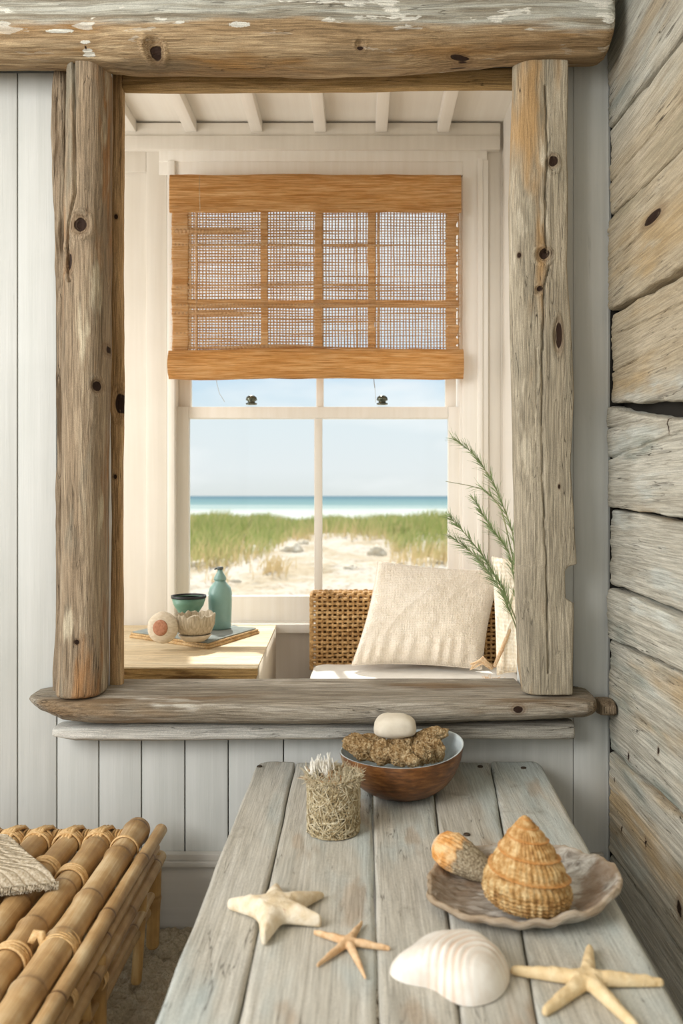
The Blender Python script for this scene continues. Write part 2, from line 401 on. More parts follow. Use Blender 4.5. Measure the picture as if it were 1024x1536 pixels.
def warm_boards(g, col, raw, st):
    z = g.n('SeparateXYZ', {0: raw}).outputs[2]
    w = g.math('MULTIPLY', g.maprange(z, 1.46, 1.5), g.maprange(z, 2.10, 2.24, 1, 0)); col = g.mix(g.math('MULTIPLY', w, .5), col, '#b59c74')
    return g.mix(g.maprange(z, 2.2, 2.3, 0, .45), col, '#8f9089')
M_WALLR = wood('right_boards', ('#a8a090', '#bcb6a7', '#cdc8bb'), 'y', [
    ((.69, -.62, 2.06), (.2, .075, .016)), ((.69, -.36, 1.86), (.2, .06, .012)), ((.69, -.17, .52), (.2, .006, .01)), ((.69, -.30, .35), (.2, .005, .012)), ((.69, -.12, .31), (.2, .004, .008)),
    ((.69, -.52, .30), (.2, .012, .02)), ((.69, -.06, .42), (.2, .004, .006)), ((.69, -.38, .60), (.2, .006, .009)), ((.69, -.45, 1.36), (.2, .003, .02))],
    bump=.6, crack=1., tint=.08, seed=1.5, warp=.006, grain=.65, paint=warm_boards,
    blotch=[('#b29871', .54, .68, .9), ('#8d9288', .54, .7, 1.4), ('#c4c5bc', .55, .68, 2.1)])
def tpaint(g, col, raw, st):
    m = g.noise(g.vmath('ADD', st(1.4, 5), (4., 1., 0.)), 1, 4, .6)
    col = g.mix(g.maprange(m, .44, .62, 0, .75, True), col, '#bcc6c4')
    m2 = g.noise(g.vmath('ADD', st(3., 10), (1., 7., 2.)), 1, 3, .6)
    col = g.mix(g.maprange(m2, .6, .7, 0, .5, True), col, '#a88f74')
    m3 = g.noise(raw, 9, 4, .7)
    return g.mix(g.maprange(m3, .6, .72, 0, .35, True), col, '#84796a')
M_TABLE = wood('table_boards', ('#b0aa9d', '#c5c0b4', '#d4d0c6'), 'y', bump=.3, crack=.7, tint=.07, rough=.6, paint=tpaint, seed=2.3, warp=.005, grain=.45)
M_BLACK = plain('dark_gap', '#1d1811', rough=.9)
M_IRON = plain('dark_iron', '#3a332b', '#59493a', rough=.6, sc=300, metal=.4)

# ------------------------------------------------------------------ setting: back wall of painted boards
OX0, OX1 = -.715, .46            # rough opening
OZ0, OZ1 = .60, 2.40
wallb = MB()
seams = [-3.0] + list(np.arange(-2.8, -1.02, .13)) + [X(26, 0)]
seams += [X(85, 0), X(148, 0), X(212, 0), X(277, 0), X(342, 0), X(425, 0)]
rng = random.Random(3)
g_ = .0016
for a, b in zip(seams[:-1], seams[1:]):
    if b <= X(90, 0): wallb.box(a + g_, b - g_, 0, .10, 0, ZZ(109, 0), .003, rng.random())
    else:
        wallb.box(a + g_, b - g_, 0, .10, 0, OZ0, .003, rng.random())
wallb.box(X(85, 0) + g_, OX0, .0, .10, OZ0, 2.6, .002, .2)          # board behind the left posts
wallb.box(X(425, 0) + g_, .60, 0, .10, 0, OZ0, .003, .4)
wallb.box(OX1, .60, 0, .10, OZ0, 2.6, 0, .4)
wallb.box(-3, X(85, 0), .02, .10, ZZ(109, 0), 2.8, 0, .1)
wallb.box(OX0, .60, .02, .10, OZ1, 2.8, 0, .3)
wallb.box(-3, .6, .035, .1, 0, .6, 0, 0)
# last strip, gently crowned, with scribed edge at the corner
n = 90; zz = np.linspace(0, 2.78, n); uu = np.linspace(0, 1, 16)
edge = .704 + .003 * fbm(zz * 3, 0, 0, 5, 3)
arr = np.zeros((n, 16, 3))
for k, u in enumerate(uu):
    arr[:, k, 0] = .60 + (edge - .60) * u; arr[:, k, 1] = -.008 * math.sin(min(u * 1.15, 1) * math.pi) ** .8 - 0.002 + .004 * max(0, u - .93) / .07; arr[:, k, 2] = zz
wallb.grid(arr, at=.5)
o = wallb.build('wall_back', WHITEW, smooth=False); sharp(o, 25); setp(o, kind='structure')
for p in o.data.polygons: p.use_smooth = True
mb = MB(); mb.box(-3, .72, .1, .12, 0, .6); mb.box(-3, OX0 - .02, .1, .12, .6, 2.8); mb.box(OX1 + .02, .72, .1, .12, .6, 2.8); mb.box(-3, .72, .1, .12, 2.42, 2.8)
setp(mb.build('wall_core', NOOK, smooth=False), kind='structure')
mb = MB(); mb.box(-3, .68, -.022, 0, -.03, ZZ(1300, -.02), .003); mb.box(-3, .68, -.032, 0, ZZ(1299, -.02), ZZ(1291, -.02), .004); mb.box(-3, .68, -.022, 0, ZZ(1291, -.02), ZZ(1281, -.02), .003)
o = mb.build('baseboard_back', M_BASE); sharp(o); setp(o, kind='structure')
# right wall of weathered boards
mb = MB()
bz = [-.02, ZZ(1276, 0), ZZ(1123, 0), ZZ(958, 0), ZZ(878, 0), ZZ(763, 0), ZZ(607, 0), ZZ(469, 0), ZZ(327, 0), ZZ(195, 0), ZZ(40, 0), 2.8]
slope = [0, 0, .02, .03, -.012, -.035, -.105, -.05, -.05, -.06, -.05, 0]   # rise of each joint per metre away from the corner
offs = [0, .004, 0, .008, -.003, .004, -.004, .006, 0, .005, -.004]
for k in range(len(bz) - 1):
    ny, nz = 520, 110
    yy = np.linspace(0.0, -1.75, ny); q = np.linspace(0, 1, nz)
    gap0 = .0045; gap1 = .0045
    lo_ = bz[k] + slope[k] * -yy * -1 * -1 + gap0 + .0035 * fbm(yy * 9, k, 0, 31 + k * 3, 4)
    hi_ = bz[k + 1] + slope[k + 1] * -yy * -1 * -1 - gap1 + .0035 * fbm(yy * 9, k + 1, 0, 60 + k * 5, 4)
    if k == 5: hi_ = hi_ - .032 * np.clip(-yy / .5, 0, 1) ** .7 * (0 + 1)
    Yg = np.repeat(yy[:, None], nz, 1); Zg = lo_[:, None] + (hi_ - lo_)[:, None] * q[None]
    ed = np.minimum(q, 1 - q)[None] * (hi_ - lo_)[:, None]
    rnd = .010 * (1 - np.sqrt(1 - (1 - np.clip(ed / .012, 0, 1)) ** 2 + 1e-9))
    Xg = .700 - offs[k] + rnd + .003 * fbm(Yg * 2, Zg * 12, k, 5, 3) + .0022 * fbm(Yg * 3.5, Zg * 85, k, 8, 3) + .006 * np.clip((.008 + Yg) / .008, 0, 1) ** 2
    for (pa_, xb_, pb_, cd_, cw_) in ((506, 1024, 453, .012, .0026), (558, 1024, 502, .010, .0022), (643, 984, 628, .012, .0024), (688, 1024, 648, .014, .0034), (746, 1024, 743, .008, .0018), (395, 1024, 300, .010, .0020), (275, 1024, 148, .010, .0024), (1200, 1024, 1322, .004, .0018), (352, 1010, 262, .008, .0016)):
        Zc_ = .7 * FPX / (xb_ - VX); yc_ = Zc_ + CAM_Y; za_ = ZZ(pa_, 0); zb_ = CAM_Z - (pb_ - VY) * Zc_ / FPX
        ln = za_ + (zb_ - za_) * (Yg / yc_) + .0022 * vn(Yg * 16, pa_, 0, 4) + .001 * vn(Yg * 60, pa_, 0, 5)
        fade = np.clip(1.15 + Yg / abs(yc_) * (1. if xb_ < 1020 else .5), 0, 1) * np.clip(.7 + .6 * vn(Yg * 7, pa_, 0, 6), 0, 1)
        Xg = Xg + cd_ * fade * np.exp(-((Zg - ln) / cw_) ** 2)
    # wavy scribed end at the corner
    Yg = Yg - (.003 + .004 * fbm(Zg * 7, 3.1, 0, 12, 3)) * np.clip(1 + Yg * 12, 0, 1) * (Yg > -.09)
    A = np.stack([Xg, Yg, Zg], -1)
    back = A.copy(); 
    top = A[:, -1:].copy(); top[..., 0] = .76; bot = A[:, :1].copy(); bot[..., 0] = .76
    A = np.concatenate([bot, A, top], 1)
    mb.grid(A, at=[.35, .6, .75, .9, .55, .7, .45, .3, .5, .75, .2][k])
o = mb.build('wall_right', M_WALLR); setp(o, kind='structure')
mb = MB(); mb.box(.742, .80, -4, .12, -.02, 2.8); setp(mb.build('wall_right_core', M_BLACK, smooth=False), kind='structure')
mb = MB()
for k in range(len(bz) - 1): mb.box(.702, .745, -4, -1.75, bz[k] + .003, bz[k + 1] - .003, .004, .2 + .06 * k)
setp(mb.build('wall_right_near', M_WALLR, smooth=False), kind='structure')
# dark scribed gap running down the corner
mb = MB(); mb.box(.694, .74, .004, .03, 0, 2.8); setp(mb.build('trim_1', M_BLACK, smooth=False), kind='structure')
mb = MB(); mb.box(-3.0, .8, -4, .1, 2.8, 2.86); setp(mb.build('ceiling', NOOKC, smooth=False), kind='structure')
# sandy floor
M_SANDF = plain('sandy_floor', '#a89981', '#cdbfa6', rough=.98, sc=140, bump=1., det=6)
nx_, ny_ = 420, 520
xs = np.linspace(-1.15, 0.7, nx_); ys = np.linspace(.0, -1.5, ny_)
Xs, Ys = np.meshgrid(xs, ys, indexing='ij')
Zs = -.006 + .008 * fbm(Xs * 14, Ys * 14, 0, 2, 3) + .0085 * fbm(Xs * 60, Ys * 60, 0, 4, 3) + .0035 * np.abs(fbm(Xs * 150, Ys * 150, 0, 6, 2)) - .004
for (px, py, r) in ((190, 1515, .02), (272, 1420, .012), (250, 1430, .012)):
    c = on(px, py, 0); Zs -= .02 * np.exp(-((Xs - c.x) ** 2 + (Ys - c.y) ** 2) / r ** 2)
mb = MB(); mb.grid(np.stack([Xs, Ys, Zs], -1)); mb.box(-3, .7, -4, 0, -.06, -.018)
setp(mb.build('floor', M_SANDF), kind='structure')

# ------------------------------------------------------------------ driftwood frame round the opening
YF = -.13
def ip(xs_, ys_): return lambda t: np.interp(t, xs_, ys_)
SQ = superel(3.4)
# left round post
mb = MB()
Yp = -.10
zt = [ZZ(y, Yp) for y in (1042, 1000, 900, 700, 500, 400, 300, 200, 100)]
lx = [X(x, Yp) for x in (85, 87, 90, 92, 94, 96, 98, 99, 100)]; rx = [X(x, Yp) for x in (154, 156, 156, 157, 159, 160, 161, 162, 162)]
timber(mb, 'z', ZZ(1042, Yp), ZZ(99, Yp), superel(2.5), lambda t: (ip(zt, lx)(t), -.155), lambda t: (ip(zt, rx)(t), .0), n=700, m=120, amp=.005, ridge=.0012, seed=3,
       gouges=[kg(120, 337, -.15, 13, 15, .012), kg(142, 578, -.15, 6, 10, .006), kg(152, 518, -.15, 4, 10, .005), kg(103, 392, -.13, 8, 20, .010)], endround=.012)
# long open shake in the log
V = mb.v[0]; tz = V[:, 2]; sxk = np.interp(tz, [ZZ(y, Yp) for y in (540, 400, 345, 300, 200, 100)], [X(x, Yp) for x in (133, 108, 112, 123, 122, 120)])
on_ = (tz > ZZ(430, Yp)) & (V[:, 1] < -.08); V[:, 1] += np.where(on_, .016 * np.exp(-((V[:, 0] - sxk) / .0032) ** 2), 0)
t0 = thing('round_post', ((-.75), -.08, .663), 'round grey-brown driftwood log post left of the opening, standing on the sill', 'wooden post')
mb.build('log', M_POSTL, t0)
mb = MB()
zt2 = [ZZ(y, -.05) for y in (1040, 900, 800, 700, 560, 480, 400, 300, 200, 110)]
bl = [X(x, -.03) for x in (82, 85, 84, 87, 90, 89, 84, 82, 80, 83)]
timber(mb, 'z', ZZ(1040, -.03), ZZ(112, -.03), superel(2.6), lambda t: (ip(zt2, bl)(t), -.055), lambda t: (ip(zt2, bl)(t) + .042, .0), n=520, m=50, amp=.009, ridge=.003, seed=23, endround=.03)
mb.build('bark_strip', M_BARK, t0)['label'] = 'ragged split bark edge'
# inner left post
mb = MB()
zt3 = [ZZ(y, -.03) for y in (1036, 800, 600, 400, 112)]
timber(mb, 'z', ZZ(1036, -.04), ZZ(99, 0), SQ, lambda t: (ip(zt3, [X(x, 0) for x in (163, 164, 164, 164, 165)])(t), .004), lambda t: (ip(zt3, [X(x, .035) for x in (187, 187, 188, 187, 189)])(t), .035), n=520, m=72, amp=.004, ridge=.0012, seed=8,
       gouges=[kg(179, 605, 0, 9, 20, .012)])
o = mb.build('inner_post', M_POSTL2, loc=(X(175, -.04), 0, .663)); setp(o, 'slim brown wooden post wedged between the round log post and the opening', 'wooden post')
# right post
mb = MB(); Yr = -.12
zr = [ZZ(y, Yr) for y in (1043, 905, 897, 856, 850, 846, 770, 700, 600, 480, 400, 300, 200, 92)]
rr_ = [X(x, Yr) for x in (862, 862, 849, 848, 852, 866, 861, 855, 861, 856, 851, 853, 851, 853)]
zl = [ZZ(y, Yr) for y in (1043, 1000, 850, 700, 500, 300, 92)]
rl_ = [X(x, Yr) for x in (784, 776, 773, 770, 765, 764, 769)]
sec = [(-.74, 1), (-.9, 0), (-.96, -.5), (-.62, -1), (.92, -1), (1, -.85), (1, 1)]
timber(mb, 'z', ZZ(1043, Yr), ZZ(90, Yr), sec, lambda t: (ip(zl, rl_)(t), Yr - .01), lambda t: (ip(zr, rr_)(t), -.006), n=800, m=150, amp=.0035, ridge=.0010, seed=14, rnd=.22,
       gouges=[kg(826, 248, Yr, 9, 11, .010), kg(813, 385, Yr, 11, 10, .010), kg(834, 506, Yr, 6, 24, .009), kg(806, 437, Yr, 6, 6, .006)], endround=.006)
V = mb.v[0]; tz = V[:, 2]
for (ys_, xs_, dep, wd) in (((1010, 900, 800, 700, 560, 430, 400), (822, 820, 816, 812, 812, 815, 822), .012, .0022), ((380, 330, 290, 220, 130), (818, 817, 817, 819, 817), .012, .0024), ((700, 640, 520), (803, 802, 804), .006, .0016)):
    zs_ = [ZZ(y, Yr) for y in ys_]; kx = np.interp(tz, zs_, [X(x, Yr) for x in xs_]) + .0015 * vn(tz * 40)
    on_ = (tz > zs_[0]) & (tz < zs_[-1]) & (V[:, 1] < -.1); V[:, 1] += np.where(on_, dep * np.exp(-((V[:, 0] - kx) / wd) ** 2), 0)
o = mb.build('square_post', M_POSTR, loc=(X(820, Yr), -.05, .663)); setp(o, 'squared pale weathered timber post with knots right of the opening', 'wooden post')
# thin shadow board behind right post
# top beam
mb = MB(); Yb = -.2
zb0 = ip([X(x, Yb) for x in (-400, 0, 130, 190, 300, 600, 770, 925)], [ZZ(y, -.13) for y in (97, 97, 98, 104, 106, 104, 93, 90)])
secb = [(-.5, 1), (-.8, .5), (-1, -.05), (-1, -.4), (-.86, -.8), (-.6, -1), (-.1, -.97), (1, -.9), (1, 1)]
timber(mb, 'x', -2.9, X(922, Yb), secb, lambda t: (zb0(t), -.22), lambda t: (ZZ(-75, Yb) + 0 * t, .02), n=1200, m=130, amp=.007, ridge=.0018, seed=21, rnd=.2,
       gouges=[kgx(230, 69, Yb, 13, 11, .016), kgx(540, 67, Yb, 7, 5, .008)], endround=.03)
o = mb.build('ceiling_beam', M_BEAM, loc=(-.3, -.1, ZZ(104, Yb))); setp(o, 'long rough driftwood beam across the top, grey flaking paint above brown wood', 'wooden beam')
mb = MB()
timber(mb, 'x', X(182, .0), X(778, .0), SQ, lambda t: (ZZ(140, .03) + .003 * np.sin(t * 4), .003), lambda t: (ZZ(98, 0) + 0 * t, .035), n=500, m=60, amp=.003, ridge=.0012, seed=33)
o = mb.build('header_board', M_HEAD, loc=(-.1, .03, ZZ(139, -.02))); setp(o, 'thin brown wooden board under the beam along the top of the opening', 'wooden board')
# sill log
mb = MB(); Ys_ = -.15
xs0 = [X(x, Ys_) for x in (29, 50, 90, 140, 300, 600, 800, 880, 900)]
top = [ZZ(y, Ys_) for y in (1054, 1046, 1044, 1044, 1044, 1043, 1042, 1044, 1049)]; bot = [ZZ(y, Ys_) for y in (1062, 1077, 1091, 1095, 1092, 1096, 1090, 1086, 1080)]
yfr = [-.10, -.13, -.16, -.175, -.175, -.175, -.17, -.16, -.14]
secs = [(-1, 1), (-1, -.2), (-.75, -.82), (-.1, -1), (.6, -.9), (.93, -.5), (1, .2), (1, 1)]
timber(mb, 'x', X(29, Ys_), X(899, Ys_), secs, lambda t: (ip(xs0, bot)(t), ip(xs0, yfr)(t)), lambda t: (ip(xs0, np.array(top) + .006)(t), .11 + 0 * t), n=1000, m=120, amp=.005, ridge=.0016, seed=41, rnd=.2, endround=.02)
V = mb.v[0]; V[:, 1] = np.where((V[:, 1] > -.006) & ((V[:, 0] < OX0 + .01) | (V[:, 0] > OX1 - .01)), -.006, V[:, 1])
V[:, 2] = np.where(V[:, 2] > .655, .655 + (V[:, 2] - .655) * .4, V[:, 2])
o = mb.build('driftwood_sill', M_SILL, loc=(-.15, -.05, .56)); setp(o, 'thick grey driftwood log sill with a pointed left end under the opening', 'window sill')
mb = MB()
xs1 = [X(x, -.09) for x in (78, 110, 200, 400, 600, 780, 862)]
timber(mb, 'x', X(76, -.09), X(863, -.09), superel(4), lambda t: (ip(xs1, [ZZ(y, -.09) for y in (1108, 1114, 1114, 1113, 1112, 1113, 1112)])(t), -.085), lambda t: (ip(xs1, [ZZ(y, -.09) for y in (1094, 1092, 1088, 1088, 1088, 1086, 1086)])(t), -.004), n=700, m=70, amp=.003, ridge=.0010, seed=47, endround=.02)
V = mb.v[0]; V[:, 1] = np.minimum(V[:, 1], -.001)
o = mb.build('sill_batten', M_BATTEN, loc=(-.1, -.04, .52)); setp(o, 'pale weathered batten fixed under the driftwood sill', 'wooden board')
mb = MB()
timber(mb, 'x', X(895, -.05), X(917, -.05), superel(2.6), lambda t: (ZZ(1073, -.05) + 0 * t, -.10), lambda t: (ZZ(1046, -.05) + 0 * t, -.002), n=40, m=40, amp=.006, ridge=.002, seed=51, endround=.01)
o = mb.build('wood_stub', M_BARK, loc=(X(906, -.05), -.05, ZZ(1073, -.05))); setp(o, 'small rough wood stub between the sill end and the right board wall', 'wood piece')

# ------------------------------------------------------------------ nook beyond the opening
YW = 1.25                        # face of the window wall
NX1 = .617
WX0, WX1, WZ0, WZ1 = X(258, YW), X(694, YW), ZZ(934, YW), ZZ(262, YW)
mb = MB()
mb.box(-1.9, WX0, YW, 1.42, -.3, 2.9); mb.box(WX1, .9, YW, 1.42, -.3, 2.9)
mb.box(WX0, WX1, YW, 1.42, -.3, WZ0); mb.box(WX0, WX1, YW, 1.42, WZ1, 2.9)
setp(mb.build('wall_far', NOOK, smooth=False), kind='structure')
mb = MB(); mb.box(NX1, .75, .1, YW, -.3, 2.9); mb.box(NX1 - .012, NX1, .1, YW, .0, .18, .003)
setp(mb.build('wall_nook_right', NOOK, smooth=False), kind='structure')
mb = MB(); mb.box(-1.9, .8, .1, 1.42, 2.815, 2.9); setp(mb.build('ceiling_nook', NOOKC, smooth=False), kind='structure')
M_FLOORN = wood('nook_floor_wood', ('#9a8466', '#b59d7c', '#c9b596'), 'y')
mb = MB(); mb.box(-1.9, .75, .1, 1.42, -.06, 0); setp(mb.build('floor_nook', M_FLOORN, smooth=False), kind='structure')
# rafters
for i, px in enumerate((194, 285, 384, 480, 572, 665)):
    mb = MB(); w = .025; mb.box(X(px, 1.2) - w, X(px, 1.2) + w, .1, YW - .03, ZZ(203, YW), 2.815, .004)
    o = mb.build('trim_%d' % (i + 2), NOOKC); sharp(o); setp(o, kind='structure')
mb = MB()
def Rb(x0, x1, y0, y1, dep, yb=None, bev=.003):    # flat member on the window wall from pixel extents, proud by dep
    f = YW - dep; mb.box(X(x0, f), X(x1, f), f, yb if yb else YW, ZZ(y1, f), ZZ(y0, f), bev)
Rb(-200, 750, 203, 224, .035); Rb(-200, 750, 184, 204, .028)
o = mb.build('trim_8', NOOK); sharp(o); setp(o, kind='structure')
mb = MB(); Rb(-200, 219, 226, 258, .012); Rb(219, 250, 226, 1100, .012); Rb(728, 750, 226, 1100, .004)
Rb(-200, 400, 960, 1100, .004)
o = mb.build('trim_9', NOOK); sharp(o); setp(o, kind='structure')
# window with casing and sashes
win = bpy.data.objects.new('window_1', None); COL.objects.link(win); win.location = (0, YW, WZ0); setp(win, kind='structure')
mb = MB()
Rb(250, 262, 240, 936, .030, bev=.008); Rb(238, 730, 225, 242, .022); Rb(238, 730, 240, 262, .016)
Rb(716, 724, 236, 1000, .036, bev=.008); Rb(694, 732, 240, 1000, .022)
mb.box(WX0 - .04, WX1 + .04, YW - .05, YW + .03, ZZ(950, YW - .05), ZZ(936, YW - .05), .005)
# reveals / jamb liners
mb.box(WX0, WX0 + .012, YW, 1.40, WZ0, WZ1); mb.box(WX1 - .012, WX1, YW, 1.40, WZ0, WZ1); mb.box(WX0, WX1, YW, 1.40, WZ1 - .012, WZ1)

o = mb.build('window_frame', SASH, win); sharp(o)
def sash(name, Yf, th, x0, x1, y0, y1, gx0, gx1, gy0, gy1, m0, m1):
    mb = MB(); a = lambda px: X(px, Yf); b = lambda py: ZZ(py, Yf)
    mb.box(a(x0), a(gx0), Yf, Yf + th, b(y1), b(y0), .004); mb.box(a(gx1), a(x1), Yf, Yf + th, b(y1), b(y0), .004)
    mb.box(a(gx0), a(gx1), Yf, Yf + th, b(gy0), b(y0), .004); mb.box(a(gx0), a(gx1), Yf, Yf + th, b(y1), b(gy1), .004)
    mb.box(a(m0), a(m1), Yf + .004, Yf + th - .004, b(gy1), b(gy0), .004)
    o = mb.build(name, SASH, win); sharp(o); o['_w'] = (0, YW, WZ0)
    for q0, q1 in ((gx0, m0), (m1, gx1)):
        m2 = MB(); m2.box(a(q0), a(q1), Yf + th * .5, Yf + th * .5 + .003, b(gy1), b(gy0)); pn = m2.build('pane', M_GLASS, o, smooth=False)
    return o
g = G('window_glass'); tr = g.n('BsdfTransparent'); gl = g.n('BsdfGlossy', {'Roughness': .02}); fr = g.n('Fresnel', {'IOR': 1.2}); ms = g.n('MixShader')
g.set(tr.inputs[0], lin('#fdfefe')); g.t.links.new(fr.outputs[0], ms.inputs[0]); g.t.links.new(tr.outputs[0], ms.inputs[1]); g.t.links.new(gl.outputs[0], ms.inputs[2]); g.t.links.new(ms.outputs[0], g.out.inputs[0]); M_GLASS = g.done()
sash('lower_sash', 1.285, .035, 261, 691, 610, 936, 283, 672, 627, 894, 471, 483)
sash('upper_sash', 1.325, .035, 268, 684, 262, 628, 286, 668, 285, 610, 474, 485)
M_KNOB = plain('dark_knob_metal', '#4c5148', '#7a7d70', rough=.25, metal=.7)
for px in (377, 573):
    mb = MB(); c = P(px, 607, 1.30); s = 3.6 / FPX
    prof = [(0.1 * s, 0), (9 * s, 0), (9.5 * s, 2 * s), (6 * s, 3 * s), (6 * s, 5 * s), (9.5 * s, 7 * s), (8.5 * s, 11 * s), (5 * s, 13.5 * s), (.1 * s, 14 * s)]
    mb.rev([(r * .9, z) for r, z in prof], c=(c.x, c.y, c.z), seg=24); mb.build('sash_lock', M_KNOB, win)

# ------------------------------------------------------------------ woven roller shade
M_WEAVE = None
def straw(name, c0, c1, c2, axis='x', tr=.5, tc_='#efcb94'):
    g = G(name); s = [400.] * 3; s['xyz'.index(axis)] = 7.
    n1 = g.noise(g.co(scale=tuple(s)), 1, 4, .65); s2 = [40.] * 3; s2['xyz'.index(axis)] = 1.5
    n2 = g.noise(g.co(scale=tuple(s2)), 1, 3, .6); n3 = g.noise(g.co(), 900, 1)
    f = g.math('ADD', g.math('MULTIPLY', n1, .85), g.math('MULTIPLY', n2, .15))
    col = g.ramp(f, [(.41, c0), (.5, c1), (.58, c2)])
    nb = g.bump(g.math('ADD', n1, g.math('MULTIPLY', n3, .3)), .8, .004)
    b = g.pbr(col, .8, nb, .2); t = g.n('BsdfTranslucent'); g.set(t.inputs[0], g.mix(.5, col, tc_)); m = g.n('MixShader', {0: tr})
    g.t.links.new(b.outputs[0], m.inputs[1]); g.t.links.new(t.outputs[0], m.inputs[2]); g.t.links.new(m.outputs[0], g.out.inputs[0]); return g.done()
M_STRAW = straw('woven_grass', '#c08c52', '#e2b47c', '#f6dcb0')
M_STRAWD = straw('woven_grass_roll', '#ab7a43', '#dcac70', '#f4d5a4')
M_THREAD = straw('weave_threads', '#b88a5e', '#d2a97d', '#e6c59b', tr=.3)
YB = 1.165
bx = lambda px: X(px, YB); bz_ = lambda py: ZZ(py, YB)
bl_ = thing('woven_blind', (bx(474), YB, bz_(570)), 'open weave straw-coloured grass blind hanging half down over the window', 'blind')
def clothgrid(x0, x1, z0, z1, y, nx, nz, yf):
    u = np.linspace(x0, x1, nx); v = np.linspace(z0, z1, nz); U, V = np.meshgrid(u, v, indexing='ij'); return np.stack([U, y + yf(U, V), V], -1)
# valance: a boxed fold of closed weave
mb = MB(); prof = [(0, .0), (-.012, -.008), (-.018, -.03), (-.018, -.12), (-.019, -.155), (-.014, -.163), (0, -.163)]
pr = resample(prof, 46); xs_ = np.linspace(bx(255), bx(691), 360)
V = np.zeros((360, 46, 3)); V[..., 0] = xs_[:, None]; V[..., 1] = YB + pr[None, :, 0] + .0016 * fbm(xs_[:, None] * 5, pr[None, :, 1] * 220, 0, 3, 3); V[..., 2] = bz_(262) + pr[None, :, 1] * 1.0 + .0035 * fbm(xs_ * 4, 0, 0, 7, 4)[:, None] 
mb.grid(V, wv=True, capv=True); mb.build('valance', M_STRAWD, bl_)
# lattice threads
mb = MB(); rs = np.random.RandomState(4); sc_ = (YB - CAM_Y) / FPX
X0, X1, Zt, Zb = bx(281), bx(688), bz_(312), bz_(532)
zz = np.linspace(Zt, Zb, 110)
cols = np.arange(281, 688, 4.62)
for k, px in enumerate(cols):
    w = (1.05 + rs.rand() * .5) * sc_; x = bx(px) + .0012 * vn(zz * 12, k) ; y = YB + .0009 * ((-1) ** k)
    if rs.rand() < .06: w *= 1.9
    mb.tube(np.stack([x, np.full(110, y), zz], -1), w * .35, 6, cap=False, flat=2.4)
rows = np.arange(317, 531, 4.25)
xx = np.linspace(bx(262), bx(690), 300)
for k, py in enumerate(rows):
    w = (1.25 + rs.rand() * .6) * sc_
    wv_ = 1 + .35 * vn(xx * 5, k * 3.3, 0, 9)
    thick = rs.rand() < .22
    if thick: wv_ = wv_ * (1 + 1.3 * np.clip(vn(xx * 3.3, k * 7.7, 0, 19) + .25, 0, 1))
    z = bz_(py) + .0022 * vn(xx * 4, k * .35, 0, 6) + .0008 * vn(xx * 18, k * 3, 0, 8)
    y = YB + .0009 * np.where((np.arange(300) // 2 + k) % 2, 1, -1)
    e = len(xx) - rs.randint(0, 9)
    mb.tube(np.stack([xx, y, z], -1)[:e], (w * wv_ * .35)[:e], 6, cap=False, flat=2.4)
mb.build('open_weave', M_THREAD, bl_)
def band(nm, x0, x1, y0, y1, nx, nz, amp, mat, rag=0, vert=True):
    U = np.linspace(0, 1, nx); V_ = np.linspace(0, 1, nz); A, B = np.meshgrid(U, V_, indexing='ij')
    xa = bx(x0) + rag * sc_ * vn(B * 60, x0 * .7, 0, 5) + .8 * sc_ * vn(B * 9, x0, 0, 5); xb = bx(x1) + rag * sc_ * (vn(B * 55, x1, 0, 3) * 1.3 - .3) + .8 * sc_ * vn(B * 9, x1, 0, 5)
    za = bz_(y0) + .6 * sc_ * vn(A * 12, 1, 0, 2); zb = bz_(y1) + .8 * sc_ * vn(A * 12, 5, 0, 2)
    Xa = xa + (xb - xa) * A; Za = za + (zb - za) * B
    Y = YB - .0024 + amp * fbm(Xa * 8, Za * 180, 0, 11, 3)
    m = MB(); m.grid(np.stack([Xa, Y, Za], -1)); o = m.build(nm, mat, bl_); solid(o, .0012); return o
band('side_band', 258, 283, 310, 534, 12, 200, .0012, M_STRAW, .8)
for a, b in ((391, 402), (471.5, 483), (551, 563)): band('warp_band', a, b, 314, 532, 8, 200, .0008, M_STRAW, .5)
band('side_band', 669, 686, 310, 534, 10, 240, .0012, M_STRAW, 3.2)
o = band('cross_band', 262, 688, 450, 461, 240, 10, .0008, M_STRAW)
# gathered bottom fold
mb = MB(); th = np.linspace(0, 2 * np.pi, 60, endpoint=False); xs_ = np.linspace(bx(254), bx(694), 420)
hh = (bz_(526) - bz_(567)) / 2; zc = (bz_(526) + bz_(567)) / 2 + .003 * fbm(xs_ * 3, 0, 0, 14, 3) + .004 * np.cos((xs_ - bx(474)) * 4)
A = np.repeat(th[None], 420, 0); Xg = np.repeat(xs_[:, None], 60, 1)
rr = 1 + .05 * np.sin(A * 4 + 1) + .10 * fbm(Xg * 3.5, np.cos(A) * 6, np.sin(A) * 6, 15, 3) + .03 * fbm(Xg * 7, np.cos(A) * 30, np.sin(A) * 30, 16, 2)
V = np.stack([Xg, YB - .012 + .026 * np.cos(A) * rr, zc[:, None] + hh * np.sin(A) * rr], -1)
mb.grid(V, wv=True, capv=True); mb.build('bottom_fold', M_STRAWD, bl_)
rs = np.random.RandomState(8); mb = MB()
for k in range(150):      # loose straw ends on both side edges
    side = rs.rand() < .4; x0 = bx(259 if side else 688); z0 = rs.uniform(bz_(566), bz_(310)); d = -1 if side else 1
    L = rs.uniform(.002, .008); p0 = np.array([x0 - d * .006, YB - .002, z0]); mb.tube([p0, p0 + [d * (L + .004), rs.normal() * .003, rs.normal() * .003], p0 + [d * (2 * L + .004), rs.normal() * .004, rs.normal() * .005]], [.0006, .0005, .0002], 4)
setp(mb.build('frayed_ends', M_STRAW, bl_), kind='stuff')
